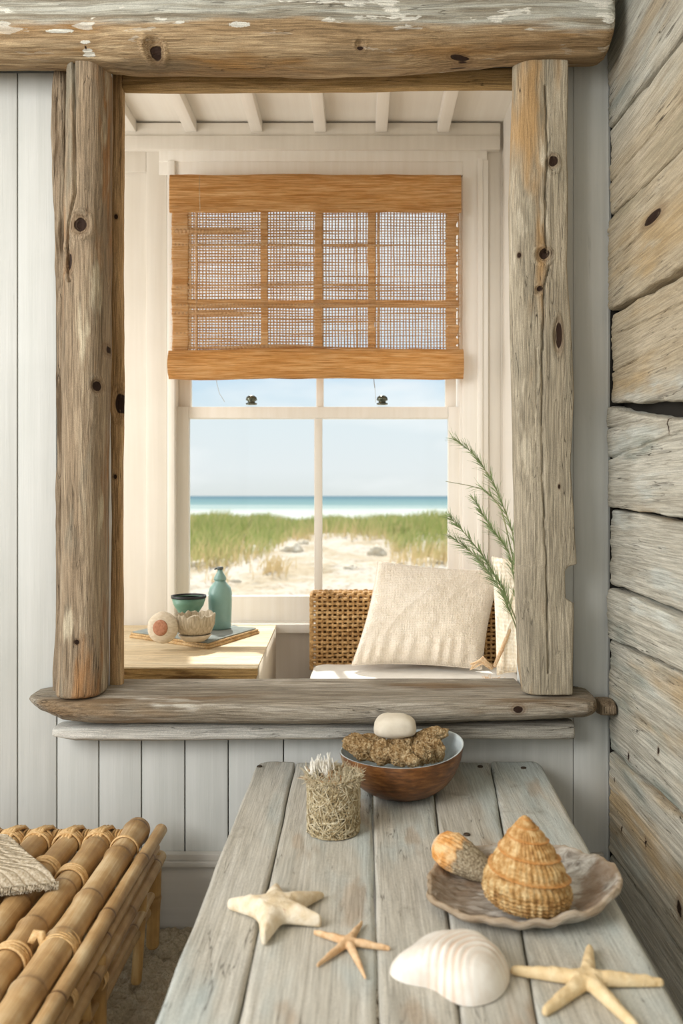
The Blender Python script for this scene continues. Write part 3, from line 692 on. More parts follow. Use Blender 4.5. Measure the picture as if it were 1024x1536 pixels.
M_CORD = plain('cord', '#4b4035', '#8c7b66', rough=.8); M_CORDL = plain('pale_cord', '#a39a86', '#c4baa6', rough=.8)
for (pts, m_, r_) in (([(324, 562), (325, 575), (329, 590), (337, 603)], M_CORDL, .0009), ([(560, 562), (561, 575), (562, 582)], M_CORD, .0016), ([(562, 582), (563, 592), (563, 604)], M_CORDL, .0008), ([(299, 264), (299, 290), (300, 318)], M_CORDL, .0009)):
    mb = MB(); mb.tube([P(a, b, YB - .036 if b < 330 else YB - .005)[:] for a, b in pts], r_, 6); mb.build('pull_cord', m_, bl_)

# ------------------------------------------------------------------ side table in the nook
M_NT = wood('nook_table_wood', ('#cdb38c', '#e2cda9', '#efe0c4'), 'x', bump=.25, crack=.25, rough=.6, seed=6.)
M_NTE = wood('nook_table_edge', ('#7d6038', '#a1814f', '#bd9c68'), 'x', bump=.5, crack=.5, rough=.7, seed=8., blotch=[('#6a4a24', .54, .66, 4.)])
M_NTS = painted('nook_table_side', '#d8cdba', '#e6dccb', .6, 'z', .06)
HT = .645; c0 = on(386, 1001, HT); c1 = on(414, 938, HT)
tt = thing('side_table', (-.75, .75, 0), 'blond wooden side table with a rustic brown front edge and pale side under the window', 'table')
def quadbox(mb, f0, f1, xl, z0, z1, bev=None):
    v = [(xl, f0.y, z0), (f0.x, f0.y, z0), (f1.x, f1.y, z0), (xl, f1.y, z0), (xl, f0.y, z1), (f0.x, f0.y, z1), (f1.x, f1.y, z1), (xl, f1.y, z1)]
    mb.add(v, [(3, 2, 1, 0), (4, 5, 6, 7), (0, 1, 5, 4), (1, 2, 6, 5), (2, 3, 7, 6), (3, 0, 4, 7)])
mb = MB(); quadbox(mb, c0, c1, -1.05, HT - .004, HT)
o = mb.build('tabletop', M_NT, tt, smooth=False)
mb = MB(); quadbox(mb, c0 + Vector((-.001, .001, 0)), c1 + Vector((-.001, 0, 0)), -1.05, HT - .028, HT - .004); mb.box(-1.05, c0.x - .006, c0.y + .004, c0.y + .026, HT - .11, HT - .032, .002); mb.box(-1.05, c0.x - .004, c0.y + .002, c0.y + .026, HT - .033, HT - .029)
mb.build('front_edge', M_NTE, tt, smooth=False)
mb = MB(); q = np.linspace(0, 1, 20); 
A = np.zeros((20, 12, 3))
for j, w in enumerate(np.linspace(0, 1, 12)):
    A[:, j, 0] = c0.x + .0005 + (c1.x - c0.x) * q - .03 * (w ** 2) * (1 - q) * .6; A[:, j, 1] = c0.y + .026 + (c1.y - .02 - c0.y - .026) * q - .0 * w; A[:, j, 2] = HT - .006 - w * (HT - .01)
mb.grid(A); o = mb.build('side_panel', M_NTS, tt); solid(o, .02, 1)
for a_, b_ in ((c0.y + .03, c0.y + .09), (c1.y - .08, c1.y - .02)):
    mb = MB(); mb.box(-1.04, -.98, a_, b_, 0, HT - .11); mb.build('leg', M_NTS, tt)

# tray, disc, bowls, bottle
HTR = HT + .026
M_TRAYW = wood('tray_wood', ('#a8814f', '#c9a676', '#dcc296'), 'x', bump=.4, crack=.5, rough=.7, seed=12.)
M_SLATE = cloth('slate_cloth', '#7f8784', '#99a09b', 300, .5)
tray = thing('serving_tray', (-.65, .8, HT), 'low wooden tray lined with grey cloth on the side table', 'tray')
cs = [on(194, 949, HT + .02), on(313, 966, HT + .02), on(389, 943, HT + .02), on(262, 934, HT + .02)]
def slab(mb, cs, z0, z1, inset=0, n=10, wob=0):
    ctr = sum((Vector(c) for c in cs), Vector()) / len(cs); ring = []
    for i in range(len(cs)):
        a, b = cs[i], cs[(i + 1) % len(cs)]
        for k in range(n): ring.append(a.lerp(b, k / n))
    R = np.array([(p.x, p.y, 0) for p in ring]); d = R - np.array([ctr.x, ctr.y, 0]); R = R - d * inset / np.linalg.norm(d, axis=1)[:, None]
    R[:, :2] += wob * np.stack([vn(R[:, 0] * 30, R[:, 1] * 30, 0, 1), vn(R[:, 0] * 30, R[:, 1] * 30, 0, 2)], -1)
    V = []
    for zz_, s in ((z0, 1), (z0 + .002, 0), (z1 - .002, 0), (z1, 1)):
        q = R.copy(); q -= d / np.linalg.norm(d, axis=1)[:, None] * .002 * s; q[:, 2] = zz_; V.append(q)
    mb.grid(np.array(V), wv=True, capv=True)
mb = MB(); slab(mb, cs, HT + .0005, HT + .011); slab(mb, cs, HT + .0115, HT + .019, .004); mb.build('tray_board', M_TRAYW, tray)
mb = MB(); slab(mb, cs, HT + .0195, HTR - .001, .012, wob=.003); mb.build('tray_cloth', M_SLATE, tray)['label'] = 'slate grey cloth'
M_DISC = plain('pale_stoneware', '#cbbba2', '#e2d5c0', rough=.8, sc=60, bump=.5, stretch=(1, 1, 3)); M_DISCC = plain('terracotta_center', '#a86f52', '#c68f72', rough=.8, sc=140, bump=.8)
YD = .62
s_ = (YD - CAM_Y) / FPX; c = P(244, 930, YD); R_ = 24 * s_; c.z = HTR + R_ * .99
disc = thing('round_dish', (c.x, c.y, HTR), 'pale round ceramic dish standing on edge with a reddish brown centre', 'dish')
Mr = Matrix.Rotation(math.radians(90), 4, 'X') ; Mr = Matrix.Rotation(math.radians(-12), 4, 'Z') @ Matrix.Rotation(math.radians(84), 4, 'X')
prof = [(.001, -.018), (R_ * .8, -.017), (R_ * .97, -.010), (R_, 0), (R_ * .95, .010), (R_ * .75, .017), (R_ * .5, .020), (.001, .021)]
mb = MB(); mb.rev(prof, c=c[:], seg=64, M=Mr, fn=lambda V, th: V * (1 + .012 * vn(V * 0 + np.cos(th)[None, :, None] * 5, np.sin(th)[None, :, None] * 5, 0, 3))); mb.build('dish', M_DISC, disc)
mb = MB(); mb.rev([(.001, .0195), (R_ * .5, .0195), (R_ * .48, .0225), (R_ * .3, .0235), (.001, .024)], c=c[:], seg=40, M=Mr); mb.build('dish_centre', M_DISCC, disc)['label'] = 'reddish brown textured centre'
YD2 = .68; s2 = (YD2 - CAM_Y) / FPX; cb = P(292, 940, YD2)
def bowlprof(pts): return [(r * s2, z * s2) for r, z in pts]
M_TEX = plain('ribbed_bark_ceramic', '#a2937a', '#d9ccb5', rough=.85, sc=70, bump=1., stretch=(2.2, 2.2, .4))
M_GREEN = plain('green_glaze', '#5d8471', '#7fa48f', rough=.3, sc=8); M_BLK = plain('black_rim', '#26282b', rough=.4)
b1 = thing('textured_bowl', (cb.x, cb.y, HTR), 'rough bark-textured cream bowl in a white saucer', 'bowl')
mb = MB(); mb.rev(bowlprof([(.1, 0), (16, 0), (20, 3), (25, 9), (24.5, 10), (22, 9.5), (18, 5), (.1, 4)]), c=(cb.x, cb.y, HTR), seg=48); mb.build('saucer', M_DISC, b1)
def rough(V, th):
    z = V[..., 2]; k = 1 + .03 * vn(np.cos(th)[None] * 14 + 0 * z, np.sin(th)[None] * 14 + 0 * z, z * 50, 2); V[..., 0] *= k; V[..., 1] *= k
    V[..., 2] += np.where(z > 36 * s2, 3.5 * s2 * vn(np.cos(th)[None] * 6 + 0 * z, np.sin(th)[None] * 6 + 0 * z, 0, 5), 0); return V
mb = MB(); mb.rev(bowlprof([(.1, 10), (20, 10), (25, 14), (29, 24), (30.5, 38), (29.5, 40), (28, 38), (26, 24), (20, 15), (.1, 14)]), c=(cb.x, cb.y, HTR), seg=90, fn=rough); mb.build('bowl_body', M_TEX, b1)
YD3 = .86; s3 = (YD3 - CAM_Y) / FPX; cg = P(283, 940, YD3)
b2 = thing('green_bowl', (cg.x, cg.y, HTR), 'green glazed bowl with a black rim behind the rough cream bowl', 'bowl')
gz = ZZ(894, YD3) - HTR
mb = MB(); mb.rev([(.001, 0), (12 * s3, 0), (12 * s3, gz * .25), (9 * s3, gz * .4), (14 * s3, gz * .52), (22 * s3, gz * .75), (25.5 * s3, gz * .965), (24 * s3, gz * .965), (20 * s3, gz * .75), (.001, gz * .6)], c=(cg.x, cg.y, HTR), seg=56); mb.build('bowl_body', M_GREEN, b2)
mb = MB(); mb.rev([(24 * s3, gz * .95), (26 * s3, gz * .955), (26.2 * s3, gz * 1.02), (24.2 * s3, gz * 1.02), (24 * s3, gz * .95)], c=(cg.x, cg.y, HTR), seg=56); mb.rev([(.001, gz * .9), (24.1 * s3, gz * .9), (24.1 * s3, gz * .91), (.001, gz * .91)], c=(cg.x, cg.y, HTR), seg=56); mb.build('rim', M_BLK, b2)['label'] = 'black rim'
YD4 = .95; s4 = (YD4 - CAM_Y) / FPX; ct = P(330, 945, YD4)
bt = thing('soap_bottle', (ct.x, ct.y, HTR), 'blue-green ceramic pump bottle beside the stacked bowls', 'bottle')
M_TEAL = plain('teal_glaze', '#7ea39c', '#93b5ad', rough=.28, sc=6, spec=.5); M_TEALD = plain('pump_grey', '#4d5556', '#626a69', rough=.4)
def bp(pts): 
    k = (ZZ(850, YD4) - HTR) / 96; return [(r * s4, z * k) for r, z in pts]
mb = MB(); mb.rev(bp([(.1, 0), (15, 0), (16.5, 2), (17, 20), (17.6, 45), (17.6, 56), (15.5, 64), (10.5, 70), (8, 73), (8, 75), (.1, 75)]), c=(ct.x, ct.y, HTR), seg=56); mb.build('bottle_body', M_TEAL, bt)
mb = MB(); mb.rev(bp([(.1, 75), (9, 75), (9.2, 79), (6.5, 84), (4.2, 88), (3.4, 92), (.1, 92)]), c=(ct.x, ct.y, HTR), seg=32); mb.build('collar', M_TEAL, bt)
mb = MB(); k4 = (ZZ(850, YD4) - HTR) / 96; top_ = HTR + 93 * k4
mb.rev(bp([(.1, 91.5), (4.6, 91.5), (5, 94), (4.4, 96), (.1, 96)]), c=(ct.x, ct.y, HTR), seg=24)
mb.tube([(ct.x, ct.y, top_), (ct.x - 6 * s4, ct.y - .005, top_ + .001), (ct.x - 8 * s4, ct.y - .006, top_ - .004)], [.005, .004, .003], 10); mb.build('pump_head', M_TEALD, bt)
c = P(345, 942, 1.02); mb = MB(); mb.rev([(.001, 0), (.022, .002), (.03, .010), (.026, .018), (.012, .024), (.001, .026)], c=(c.x + .015, 1.02, HT), seg=24, fn=lambda V, th: V * (1 + .06 * np.cos(3 * th)[None, :, None]))
o = mb.build('smooth_pebble', plain('grey_green_stone', '#6e7a74', '#8c958e', rough=.6), loc=(c.x, 1.02, HT)); setp(o, 'small grey-green pebble behind the pump bottle', 'stone')

# ------------------------------------------------------------------ window seat, cushions
HS = .535
seat = thing('wicker_bench', (.2, .75, 0), 'low woven rattan bench back in brown rope weave behind the seat cushion', 'bench')
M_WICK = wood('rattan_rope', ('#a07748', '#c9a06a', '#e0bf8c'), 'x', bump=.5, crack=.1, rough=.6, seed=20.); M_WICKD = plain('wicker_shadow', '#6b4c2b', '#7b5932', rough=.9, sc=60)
YK = .98; xl, xr = X(468, YK), .60; zt_ = ZZ(892, YK)
mb = MB(); 
core = [(.012, -.30), (.012, .02 + 0), (.02, .235), (.05, .252), (.10, .252), (.13, .235), (.13, -.30)]
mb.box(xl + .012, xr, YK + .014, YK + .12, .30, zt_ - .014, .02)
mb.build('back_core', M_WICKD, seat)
path = []   # profile (y,z) running up the front, over the top and down the back
for z in np.linspace(.50, zt_ - .03, 46): path.append((YK, z))
for a in np.linspace(0, math.pi / 2, 9)[1:]: path.append((YK + .03 - .03 * math.cos(a), zt_ - .03 + .03 * math.sin(a)))
for y in np.linspace(YK + .03, YK + .10, 8)[1:]: path.append((y, zt_))
path = np.array(path); pc = resample_open = path
d_ = np.r_[0, np.cumsum(np.linalg.norm(np.diff(path, axis=0), axis=1))]
def pat(s): return np.interp(s, d_, path[:, 0]), np.interp(s, d_, path[:, 1])
tn = np.gradient(path, axis=0); tn /= np.linalg.norm(tn, axis=1)[:, None]
def nat(s): return np.interp(s, d_, -tn[:, 1]), np.interp(s, d_, tn[:, 0])
mb = MB(); pitch = .0205; rp_ = .0172
xs_ = np.linspace(xl - .004, xr, 440); rs = np.random.RandomState(3)
for k, s in enumerate(np.arange(.006, d_[-1], rp_)):
    y, z = pat(s); ny_, nz_ = nat(s); off = .0055 * np.sin((xs_ - xl) / pitch * math.pi + (k % 2) * math.pi) + .0012 * vn(xs_ * 30, k, 0, 2)
    zz = z + nz_ * off + .0016 * vn(xs_ * 14, k * 3, 0, 5); mb.tube(np.stack([xs_, y + ny_ * off, zz], -1), .0058 + .0006 * rs.rand(), 6, at=rs.rand())
for k, x in enumerate(np.arange(xl, xr, pitch)):
    ss = np.linspace(0, d_[-1], 130); y, z = pat(ss); ny_, nz_ = nat(ss); off = .0042 * np.sin(ss / rp_ * math.pi + (k % 2) * math.pi + .6)
    mb.tube(np.stack([x + .0012 * vn(ss * 20, k, 0, 4), y + ny_ * off, z + nz_ * off], -1), .0048, 6, at=rs.rand())
# end edge bundle
for j in range(3):
    ss = np.linspace(0, d_[-1], 90); y, z = pat(ss); mb.tube(np.stack([xl - .004 + .004 * np.sin(ss * 90 + j * 2.1), y + .004 * np.cos(ss * 90 + j * 2.1) + .004, z], -1), .004, 6)
mb.build('woven_back', M_WICK, seat)
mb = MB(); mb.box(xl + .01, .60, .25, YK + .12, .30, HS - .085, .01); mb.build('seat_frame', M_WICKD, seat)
for (x, y) in ((xl + .04, .3), (.56, .3), (xl + .04, 1.05), (.56, 1.05)):
    mb = MB(); mb.tube([(x, y, 0), (x, y, .31)], .022, 12); mb.build('leg', M_WICK, seat)
M_LINENW = cloth('white_cushion_linen', '#e9e4da', '#f6f2ea', 500, .15)
M_LINEN = cloth('slubby_linen', '#ddcdb6', '#f3e8d9', 330, .9)
nu, nv = 160, 120
U, V_ = np.meshgrid(np.linspace(-1, 1, nu), np.linspace(-1, 1, nv), indexing='ij')
def cushion(mb, x0, x1, y0, y1, z0, z1):
    for sgn in (1, -1):
        e = (np.clip(1 - np.abs(U) ** 18, 0, 1) * np.clip(1 - np.abs(V_) ** 18, 0, 1)) ** .35
        Xc = (x0 + x1) / 2 + U * (x1 - x0) / 2 + 0; Yc = (y0 + y1) / 2 + V_ * (y1 - y0) / 2
        Zc = (z0 + z1) / 2 + sgn * (z1 - z0) / 2 * e + (sgn > 0) * .004 * fbm(Xc * 7, Yc * 7, 0, 2, 3) * e
        mb.grid(np.stack([Xc, Yc, Zc], -1), flip=sgn < 0)
mb = MB(); cushion(mb, X(470, .98) - .002, .605, .18, YK - .012, HS - .082, HS)
mb.tube([(X(470, .98) - .002, y, HS - .041) for y in np.linspace(.2, YK - .03, 20)], .004, 8)
o = mb.build('seat_cushion', M_LINENW, loc=(.2, .6, HS - .08)); setp(o, 'flat white seat cushion on the woven bench, sunlit at the front', 'cushion')
def pillow(name, corners, thick, mat, seed, label, wr=1., nu=220, nv=180, bulge=.9, ruch=1.):
    TL, TR, BR, BL = [np.array(c, float) for c in corners]
    U, V_ = np.meshgrid(np.linspace(0, 1, nu), np.linspace(0, 1, nv), indexing='ij')
    nrm = np.cross(TR - TL, BL - TL); nrm /= np.linalg.norm(nrm)
    a, b = 2 * U - 1, 2 * V_ - 1
    # sides pulled in between the pointed corners
    pin = .055
    Us = .5 + .5 * a * (1 - pin * (1 - b ** 2) * 1.0) ; Vs = .5 + .5 * b * (1 - pin * (1 - a ** 2) * 1.1)
    base = ((1 - Us) * (1 - Vs))[..., None] * TL + (Us * (1 - Vs))[..., None] * TR + (Us * Vs)[..., None] * BR + ((1 - Us) * Vs)[..., None] * BL
    prof = (np.clip(1 - a ** 2, 0, 1) * np.clip(1 - b ** 2, 0, 1)) ** .42
    mb = MB()
    for sgn in (1, -1):
        w = .010 * fbm(U * 4, V_ * 3, sgn, seed, 4) * prof
        # diagonal folds and gathered lower hem
        w += .008 * wr * (1 - np.abs(vn(U * 5 + V_ * 3.2 + .8 * vn(U * 3, V_ * 3, 0, seed), V_ * 1.1, sgn, seed + 3))) ** 3 * prof * (.3 + V_)
        w += .011 * wr * ruch * np.sin(U * 62 + 3 * vn(U * 5, V_ * 2, 0, seed)) * np.clip((V_ - .68) / .3, 0, 1) ** 1.2 * np.clip(1 - (V_ - .9) / .1 * .4, 0, 1) * (.5 + .5 * vn(U * 6, 1, 0, seed))
        w += .0011 * fbm(U * 90, V_ * 70, sgn, seed + 7, 2)
        t = prof * thick / 2 * bulge * (1 + .25 * (V_ - .5)) + w
        mb.grid(base - 0 + sgn * -nrm[None, None] * 0 + sgn * (nrm if nrm[1] < 0 else -nrm) * t[..., None], flip=sgn < 0)
    # piped seam
    ring = np.concatenate([base[:, 0], base[-1, 1:], base[::-1, -1][1:], base[0, ::-1][1:-1]])
    mb.tube(ring, .0032, 6, closed=True)
    ctr = base.mean((0, 1)); o = mb.build(name, mat, loc=(ctr[0], ctr[1], min(BL[2], BR[2]))); setp(o, label, 'pillow'); return o
pillow('throw_pillow', [P(567, 842, .93), P(752, 856, .90), P(722, 1004, .74), P(528, 997, .78)], .21, M_LINEN, 5, 'large slubby beige linen pillow leaning on the white seat cushion')
M_CHUNK = cloth('chunky_cream_knit', '#e2d3b8', '#f5ecdb', 150, 1.)
pillow('knitted_cushion', [P(738, 836, .66), P(800, 832, .62), P(800, 1014, .50), P(746, 1012, .54)], .12, M_CHUNK, 11, 'lumpy cream textured cushion standing beside the right post behind the sprig', 2.2, ruch=0)
# raffia tassel
rs = np.random.RandomState(12); M_RAF = plain('raffia', '#cda77a', '#ead3af', rough=.7, sc=200, trans=('#e0b98a', .25)); mb = MB(); c = P(738, 1004, .46); c.z = HS + .012
for k in range(520):
    a = rs.rand(3) * 2 - 1; a /= np.linalg.norm(a); L = rs.uniform(.02, .042); a[2] = abs(a[2]) * .9; p = np.array(c) + a * .004
    q = np.array([p + a * L * t + .007 * np.array([vn(t * 3, k, j)*1. for j in range(3)]) * t * 2 for t in np.linspace(0, 1, 6)]); q[:, 2] = np.maximum(q[:, 2], HS + .003); mb.tube(q, [.0011, .001, .001, .0009, .0008, .0004], 4, cap=False)
tsl = thing('raffia_tassel', (c.x, c.y, HS), 'frizzy cream raffia tassel lying on the cushion against the right post', 'tassel')
mb.build('fringe', M_RAF, tsl)
mb = MB(); q = [P(738, 1000, .46), P(722, 990, .47), P(706, 999, .48), P(690, 1001, .49)]; 
for k in range(9): mb.tube([np.array(p) + rs.normal(size=3) * [.001, .002, .0035] * (1 + i * .8) for i, p in enumerate(q[:3])], [.004, .004, .0015], 6)
mb.tube([P(741, 1000, .46)[:], P(752, 975, .5)[:], P(764, 945, .52)[:], P(770, 930, .53)[:]], [.006, .007, .006, .005], 8); mb.build('cord', M_RAF, tsl)

# leafy sprig in a vase tucked behind the right post
M_LEAF = plain('narrow_leaf', '#74855a', '#a3b088', rough=.55, sc=30, trans=('#8fa860', .3)); M_STEM = plain('leaf_stem', '#6f7a52', '#9a9570', rough=.6)
vs = thing('leafy_sprig', (.535, .36, HS), 'green narrow-leaved sprig leaning out from behind the right post', 'plant')
mb = MB(); YS = .40
mb.rev([(.001, 0), (.028, 0), (.036, .03), (.034, .08), (.017, .13), (.019, .15), (.015, .15), (.013, .13), (.001, .12)], c=(.545, .36, HS), seg=32); mb.build('vase', M_DISC, vs)
stems = [([(790, 985), (776, 900), (770, 800), (742, 728), (712, 682), (677, 655)], .30), ([(790, 985), (778, 920), (765, 830), (735, 790), (708, 745)], .34), ([(790, 985), (774, 930), (752, 878), (720, 828), (690, 792), (673, 774)], .26), ([(790, 985), (770, 930), (748, 880), (715, 835), (673, 802)], .23), ([(786, 960), (772, 850), (752, 762), (728, 735), (702, 728), (668, 722)], .38)]
ms_ = MB(); ml = MB(); rs = np.random.RandomState(5)
for si, (pp, y0) in enumerate(stems):
    pts = np.array([P(a, b, y0 + .06 * k / 5 - .0) for k, (a, b) in enumerate(pp)]); pts[0] = (.545, .36, HS + .12)
    t = np.linspace(0, len(pts) - 1, 60); q = np.stack([np.interp(t, range(len(pts)), pts[:, j]) for j in range(3)], -1)
    for _ in range(6): q[1:-1] = (q[:-2] + q[2:]) / 4 + q[1:-1] / 2
    ms_.tube(q, np.linspace(.003, .001, 60), 6)
    d = np.gradient(q, axis=0); d /= np.linalg.norm(d, axis=1)[:, None]
    nl = 170 if si < 4 else 22
    for k in range(nl):
        f = rs.uniform(.28, .99) if si < 4 else rs.uniform(.3, .75); i = int(f * 59); side = rs.normal(size=3); side -= d[i] * side.dot(d[i]); side /= np.linalg.norm(side)
        L = rs.uniform(.028, .062) * (1.2 - .45 * f); dr = d[i] * .87 + side * .42; p0 = q[i]; w = .0015
        ww = np.cross(dr, side); ww /= np.linalg.norm(ww) + 1e-9
        V = []
        for tt_, wd in ((0, .4), (.35, 1), (.7, .8), (1, .05)):
            c_ = p0 + dr * L * tt_ + side * L * .16 * tt_ ** 2 - np.array([0, 0, .1 * L * tt_ ** 2]); V.append([c_ - ww * w * wd + side * .0003, c_ - side * .0004, c_ + ww * w * wd + side * .0003])
        ml.grid(np.array(V))
ms_.build('stem', M_STEM, vs); ml.build('leaves', M_LEAF, vs)

# ------------------------------------------------------------------ outside: dune, sea
def gh(x, y):
    Z = y - CAM_Y
    b = np.interp(Z, [0, 12, 15, 18, 22, 26, 30, 40, 60, 100, 150, 400], [-.95, -.9, -.82, -.70, -.38, -.12, .0, -.35, -1.6, -2.7, -3.05, -3.4])
    return b + .10 * fbm(x * .35, y * .3, 0, 3, 3) * np.clip((Z - 8) / 10, 0, 1) * np.clip(1.6 - Z / 90, 0, 1)
xs_ = np.linspace(-1, 1, 420); ys2 = np.r_[np.linspace(2.2, 26, 420), np.linspace(26.3, 60, 120), np.linspace(61, 230, 60)]
Yg, Ug = np.meshgrid(ys2, xs_, indexing='ij'); Xg = Ug * (5 + Yg * .42)
near = np.clip(1.3 - Yg / 24, 0, 1)
Zg = gh(Xg, Yg) + near * (.12 * np.maximum(0, fbm(Xg * 1.4, Yg * .9, 0, 21, 4)) ** 1.0 + .05 * np.abs(fbm(Xg * 5, Yg * 3, 0, 22, 3)))
g = G('dune_sand'); pc = g.n('NewGeometry').outputs[0]
n1 = g.noise(pc, .8, 5, .6); n2 = g.noise(pc, 7, 4, .6)
col = g.mix(g.maprange(n1, .42, .62, 0, 1, True), '#c6bcae', '#b5a58c'); col = g.mix(g.maprange(n2, .52, .64, 0, .7), col, '#a08b6e')
col = g.mix(g.maprange(g.n('SeparateXYZ', {0: pc}).outputs[1], 14, 60, 0, .7), col, '#b0a490')
g.pbr(col, .95, g.bump(n2, .6, .06), .1); M_DUNE = g.done()
mb = MB(); mb.grid(np.stack([Xg, Yg, Zg], -1)); setp(mb.build('dune_ground', M_DUNE), kind='structure')
g = G('sea_water'); pc = g.n('NewGeometry').outputs[0]; yv = g.n('SeparateXYZ', {0: pc}).outputs[1]
col = g.ramp(g.maprange(g.math('LOGARITHM', yv, 10.), 2.15, 3.5), [(0, '#7f918d'), (.25, '#668484'), (.5, '#54767b'), (.8, '#3a5c6a'), (1, '#446775')])
fo = g.noise(g.vmath('MULTIPLY', pc, (.004, .035, 1)), 1, 4, .6)
fm = g.math('MULTIPLY', g.maprange(fo, .44, .56, 0, 1, True), g.maprange(yv, 230, 420, 1, 0)); fm = g.math('MAXIMUM', fm, g.maprange(yv, 165, 300, 1, 0, True))
fo2 = g.math('MULTIPLY', g.maprange(g.noise(g.vmath('MULTIPLY', pc, (.002, .02, 1)), 1, 3, .6), .58, .64, 0, .5), g.maprange(yv, 500, 900, 1, 0))
col = g.mix(g.math('MAXIMUM', fm, fo2), col, '#b9bbb3'); g.pbr(col, .9, None, .15); M_SEA = g.done()
mb = MB(); mb.add([(-2500, 140, -2.95), (2500, 140, -2.95), (2500, 5000, -2.95), (-2500, 5000, -2.95)], [(0, 1, 2, 3)])
setp(mb.build('sea', M_SEA, smooth=False), kind='structure')
# marram grass
rs = np.random.RandomState(77); N_ = 90000
Zd = 16.5 + 24 * rs.rand(N_) ** .9; xa = (rs.rand(N_) - .5) * (Zd * .62 + 4); px = xa * FPX / Zd + VX
edge = np.interp(px, [150, 282, 340, 400, 430, 470, 530, 570, 610, 680, 800], [18.5, 18.3, 18.2, 19.6, 24, 25, 24.5, 23.8, 20.5, 19.8, 19]) + .8 * vn(xa * 1.3, Zd * .4, 0, 2)
dens = np.clip((Zd - edge) / 2.2, 0, 1) * (.55 + .45 * vn(xa * .9, Zd * .5, 0, 9)) * np.clip((42 - Zd) / 6, 0, 1)
tuft = np.zeros(N_)
for (tx, ty, r) in ((412, 872, .28), (455, 838, .2), (640, 858, .5), (600, 848, .25), (330, 880, .16)):
    zz_ = 1.95 * FPX / (ty - VY); tuft = np.maximum(tuft, np.exp(-((xa - (tx - VX) * zz_ / FPX) ** 2 + (Zd - zz_) ** 2 * .3) / r ** 2) * .8)
keep = rs.rand(N_) < np.maximum(dens, tuft); xa, Zd, px = xa[keep], Zd[keep], px[keep]; n_ = len(xa); yb = Zd + CAM_Y
zb = gh(xa, yb) - .02; hgt = (.26 + .34 * rs.rand(n_)) * np.interp(Zd, [17, 20, 26, 40], [.75, 1.0, 1.25, 1.1]) * (1 + .4 * vn(xa * .8, yb * .5, 0, 4)) * np.interp(px, [282, 330, 440, 672], [1.05, 1.1, .85, .95])
lean = rs.normal(size=n_) * .22 + .12; ly = rs.normal(size=n_) * .15; w = .009 + .007 * rs.rand(n_)
lv = [(0, 1), (.4, .9), (.75, .6), (1, .08)]; V = np.zeros((n_, 8, 3))
for k, (t, wd) in enumerate(lv):
    cx_ = xa + lean * hgt * t ** 1.8; cy_ = yb + ly * hgt * t ** 1.8; cz_ = zb + hgt * t * (1 - .12 * t)
    V[:, 2 * k] = np.stack([cx_ - w * wd, cy_, cz_], -1); V[:, 2 * k + 1] = np.stack([cx_ + w * wd, cy_, cz_], -1)
F = (np.arange(n_)[:, None, None] * 8 + np.array([[0, 1, 3, 2], [2, 3, 5, 4], [4, 5, 7, 6]])[None]).reshape(-1, 4).tolist()
dry = np.clip(.18 + .5 * rs.rand(n_) * (rs.rand(n_) < .45) + np.clip((edge[keep] + 3.0 - Zd) / 4.5, 0, 1) * .7, 0, 1)
at = np.repeat(dry[:, None], 8, 1); at[:, :2] = np.clip(at[:, :2] + .25, 0, 1)
g = G('marram_blades'); a = g.attr(); col = g.ramp(a, [(0, '#7f8f4f'), (.35, '#a2a769'), (.65, '#bfae80'), (1, '#cfb88e')])
b = g.pbr(col, .6, None, .2); t = g.n('BsdfTranslucent'); g.set(t.inputs[0], col); m = g.n('MixShader', {0: .4}); g.t.links.new(b.outputs[0], m.inputs[1]); g.t.links.new(t.outputs[0], m.inputs[2]); g.t.links.new(m.outputs[0], g.out.inputs[0])
mb = MB(); mb.add(V, F, at.ravel()); o = mb.build('dune_grass', g.done(), smooth=False); setp(o, 'green and straw-coloured dune grass growing along the sandy ridge', 'grass', kind='stuff')
# pale dune rocks
M_ROCK = plain('dune_rock', '#cfbea4', '#e2d8c6', rough=.95, sc=9, bump=.8, det=6)
def ico(sub):
    bm = bmesh.new(); bmesh.ops.create_icosphere(bm, subdivisions=sub, radius=1); v = np.array([q.co[:] for q in bm.verts]); f = [[q.index for q in p.verts] for p in bm.faces]; bm.free(); return v, f
I3, I4, I5 = ico(3), ico(4), ico(6)
rocks = [(565, 833, 15, 15, 'tan rock at the foot of the right-hand dune grass'), (352, 872, 9, 5, 'low pale rock below the left dune grass'), (437, 830, 16, 13, 'pale broken rock left of the middle window bar'), (455, 822, 9, 8, 'smaller pale rock beside the middle window bar'), (296, 848, 13, 9, 'tan rock at the left edge of the lower window'), (640, 842, 22, 8, 'long low tan rock in front of the right grass'), (527, 858, 12, 7, 'rounded pale rock on the sand right of the middle bar'), (325, 885, 14, 6, 'white low rock near the pump bottle')]
for k, (px_, py_, rx_, rz_, lb) in enumerate(rocks):
    zz_ = np.interp(py_, [820, 835, 850, 872, 890], [24, 21.5, 19.5, 17.5, 15.5]); x = (px_ - VX) * zz_ / FPX; y = zz_ + CAM_Y; z = float(gh(np.array(x), np.array(y))); s = zz_ / FPX
    v = I4[0] * np.array([rx_ * s, rx_ * s * .8, rz_ * s * .9]); v = v * (1 + .28 * fbm(I4[0][:, 0] * 1.7 + k * 9, I4[0][:, 1] * 1.7, I4[0][:, 2] * 1.7, 4, 4))[:, None]
    mb = MB(); mb.add(v + [x, y, z + .02], I4[1]); o = mb.build('dune_rock', M_ROCK, loc=(x, y, z)); setp(o, lb, 'rock', 'rocks on the dune')

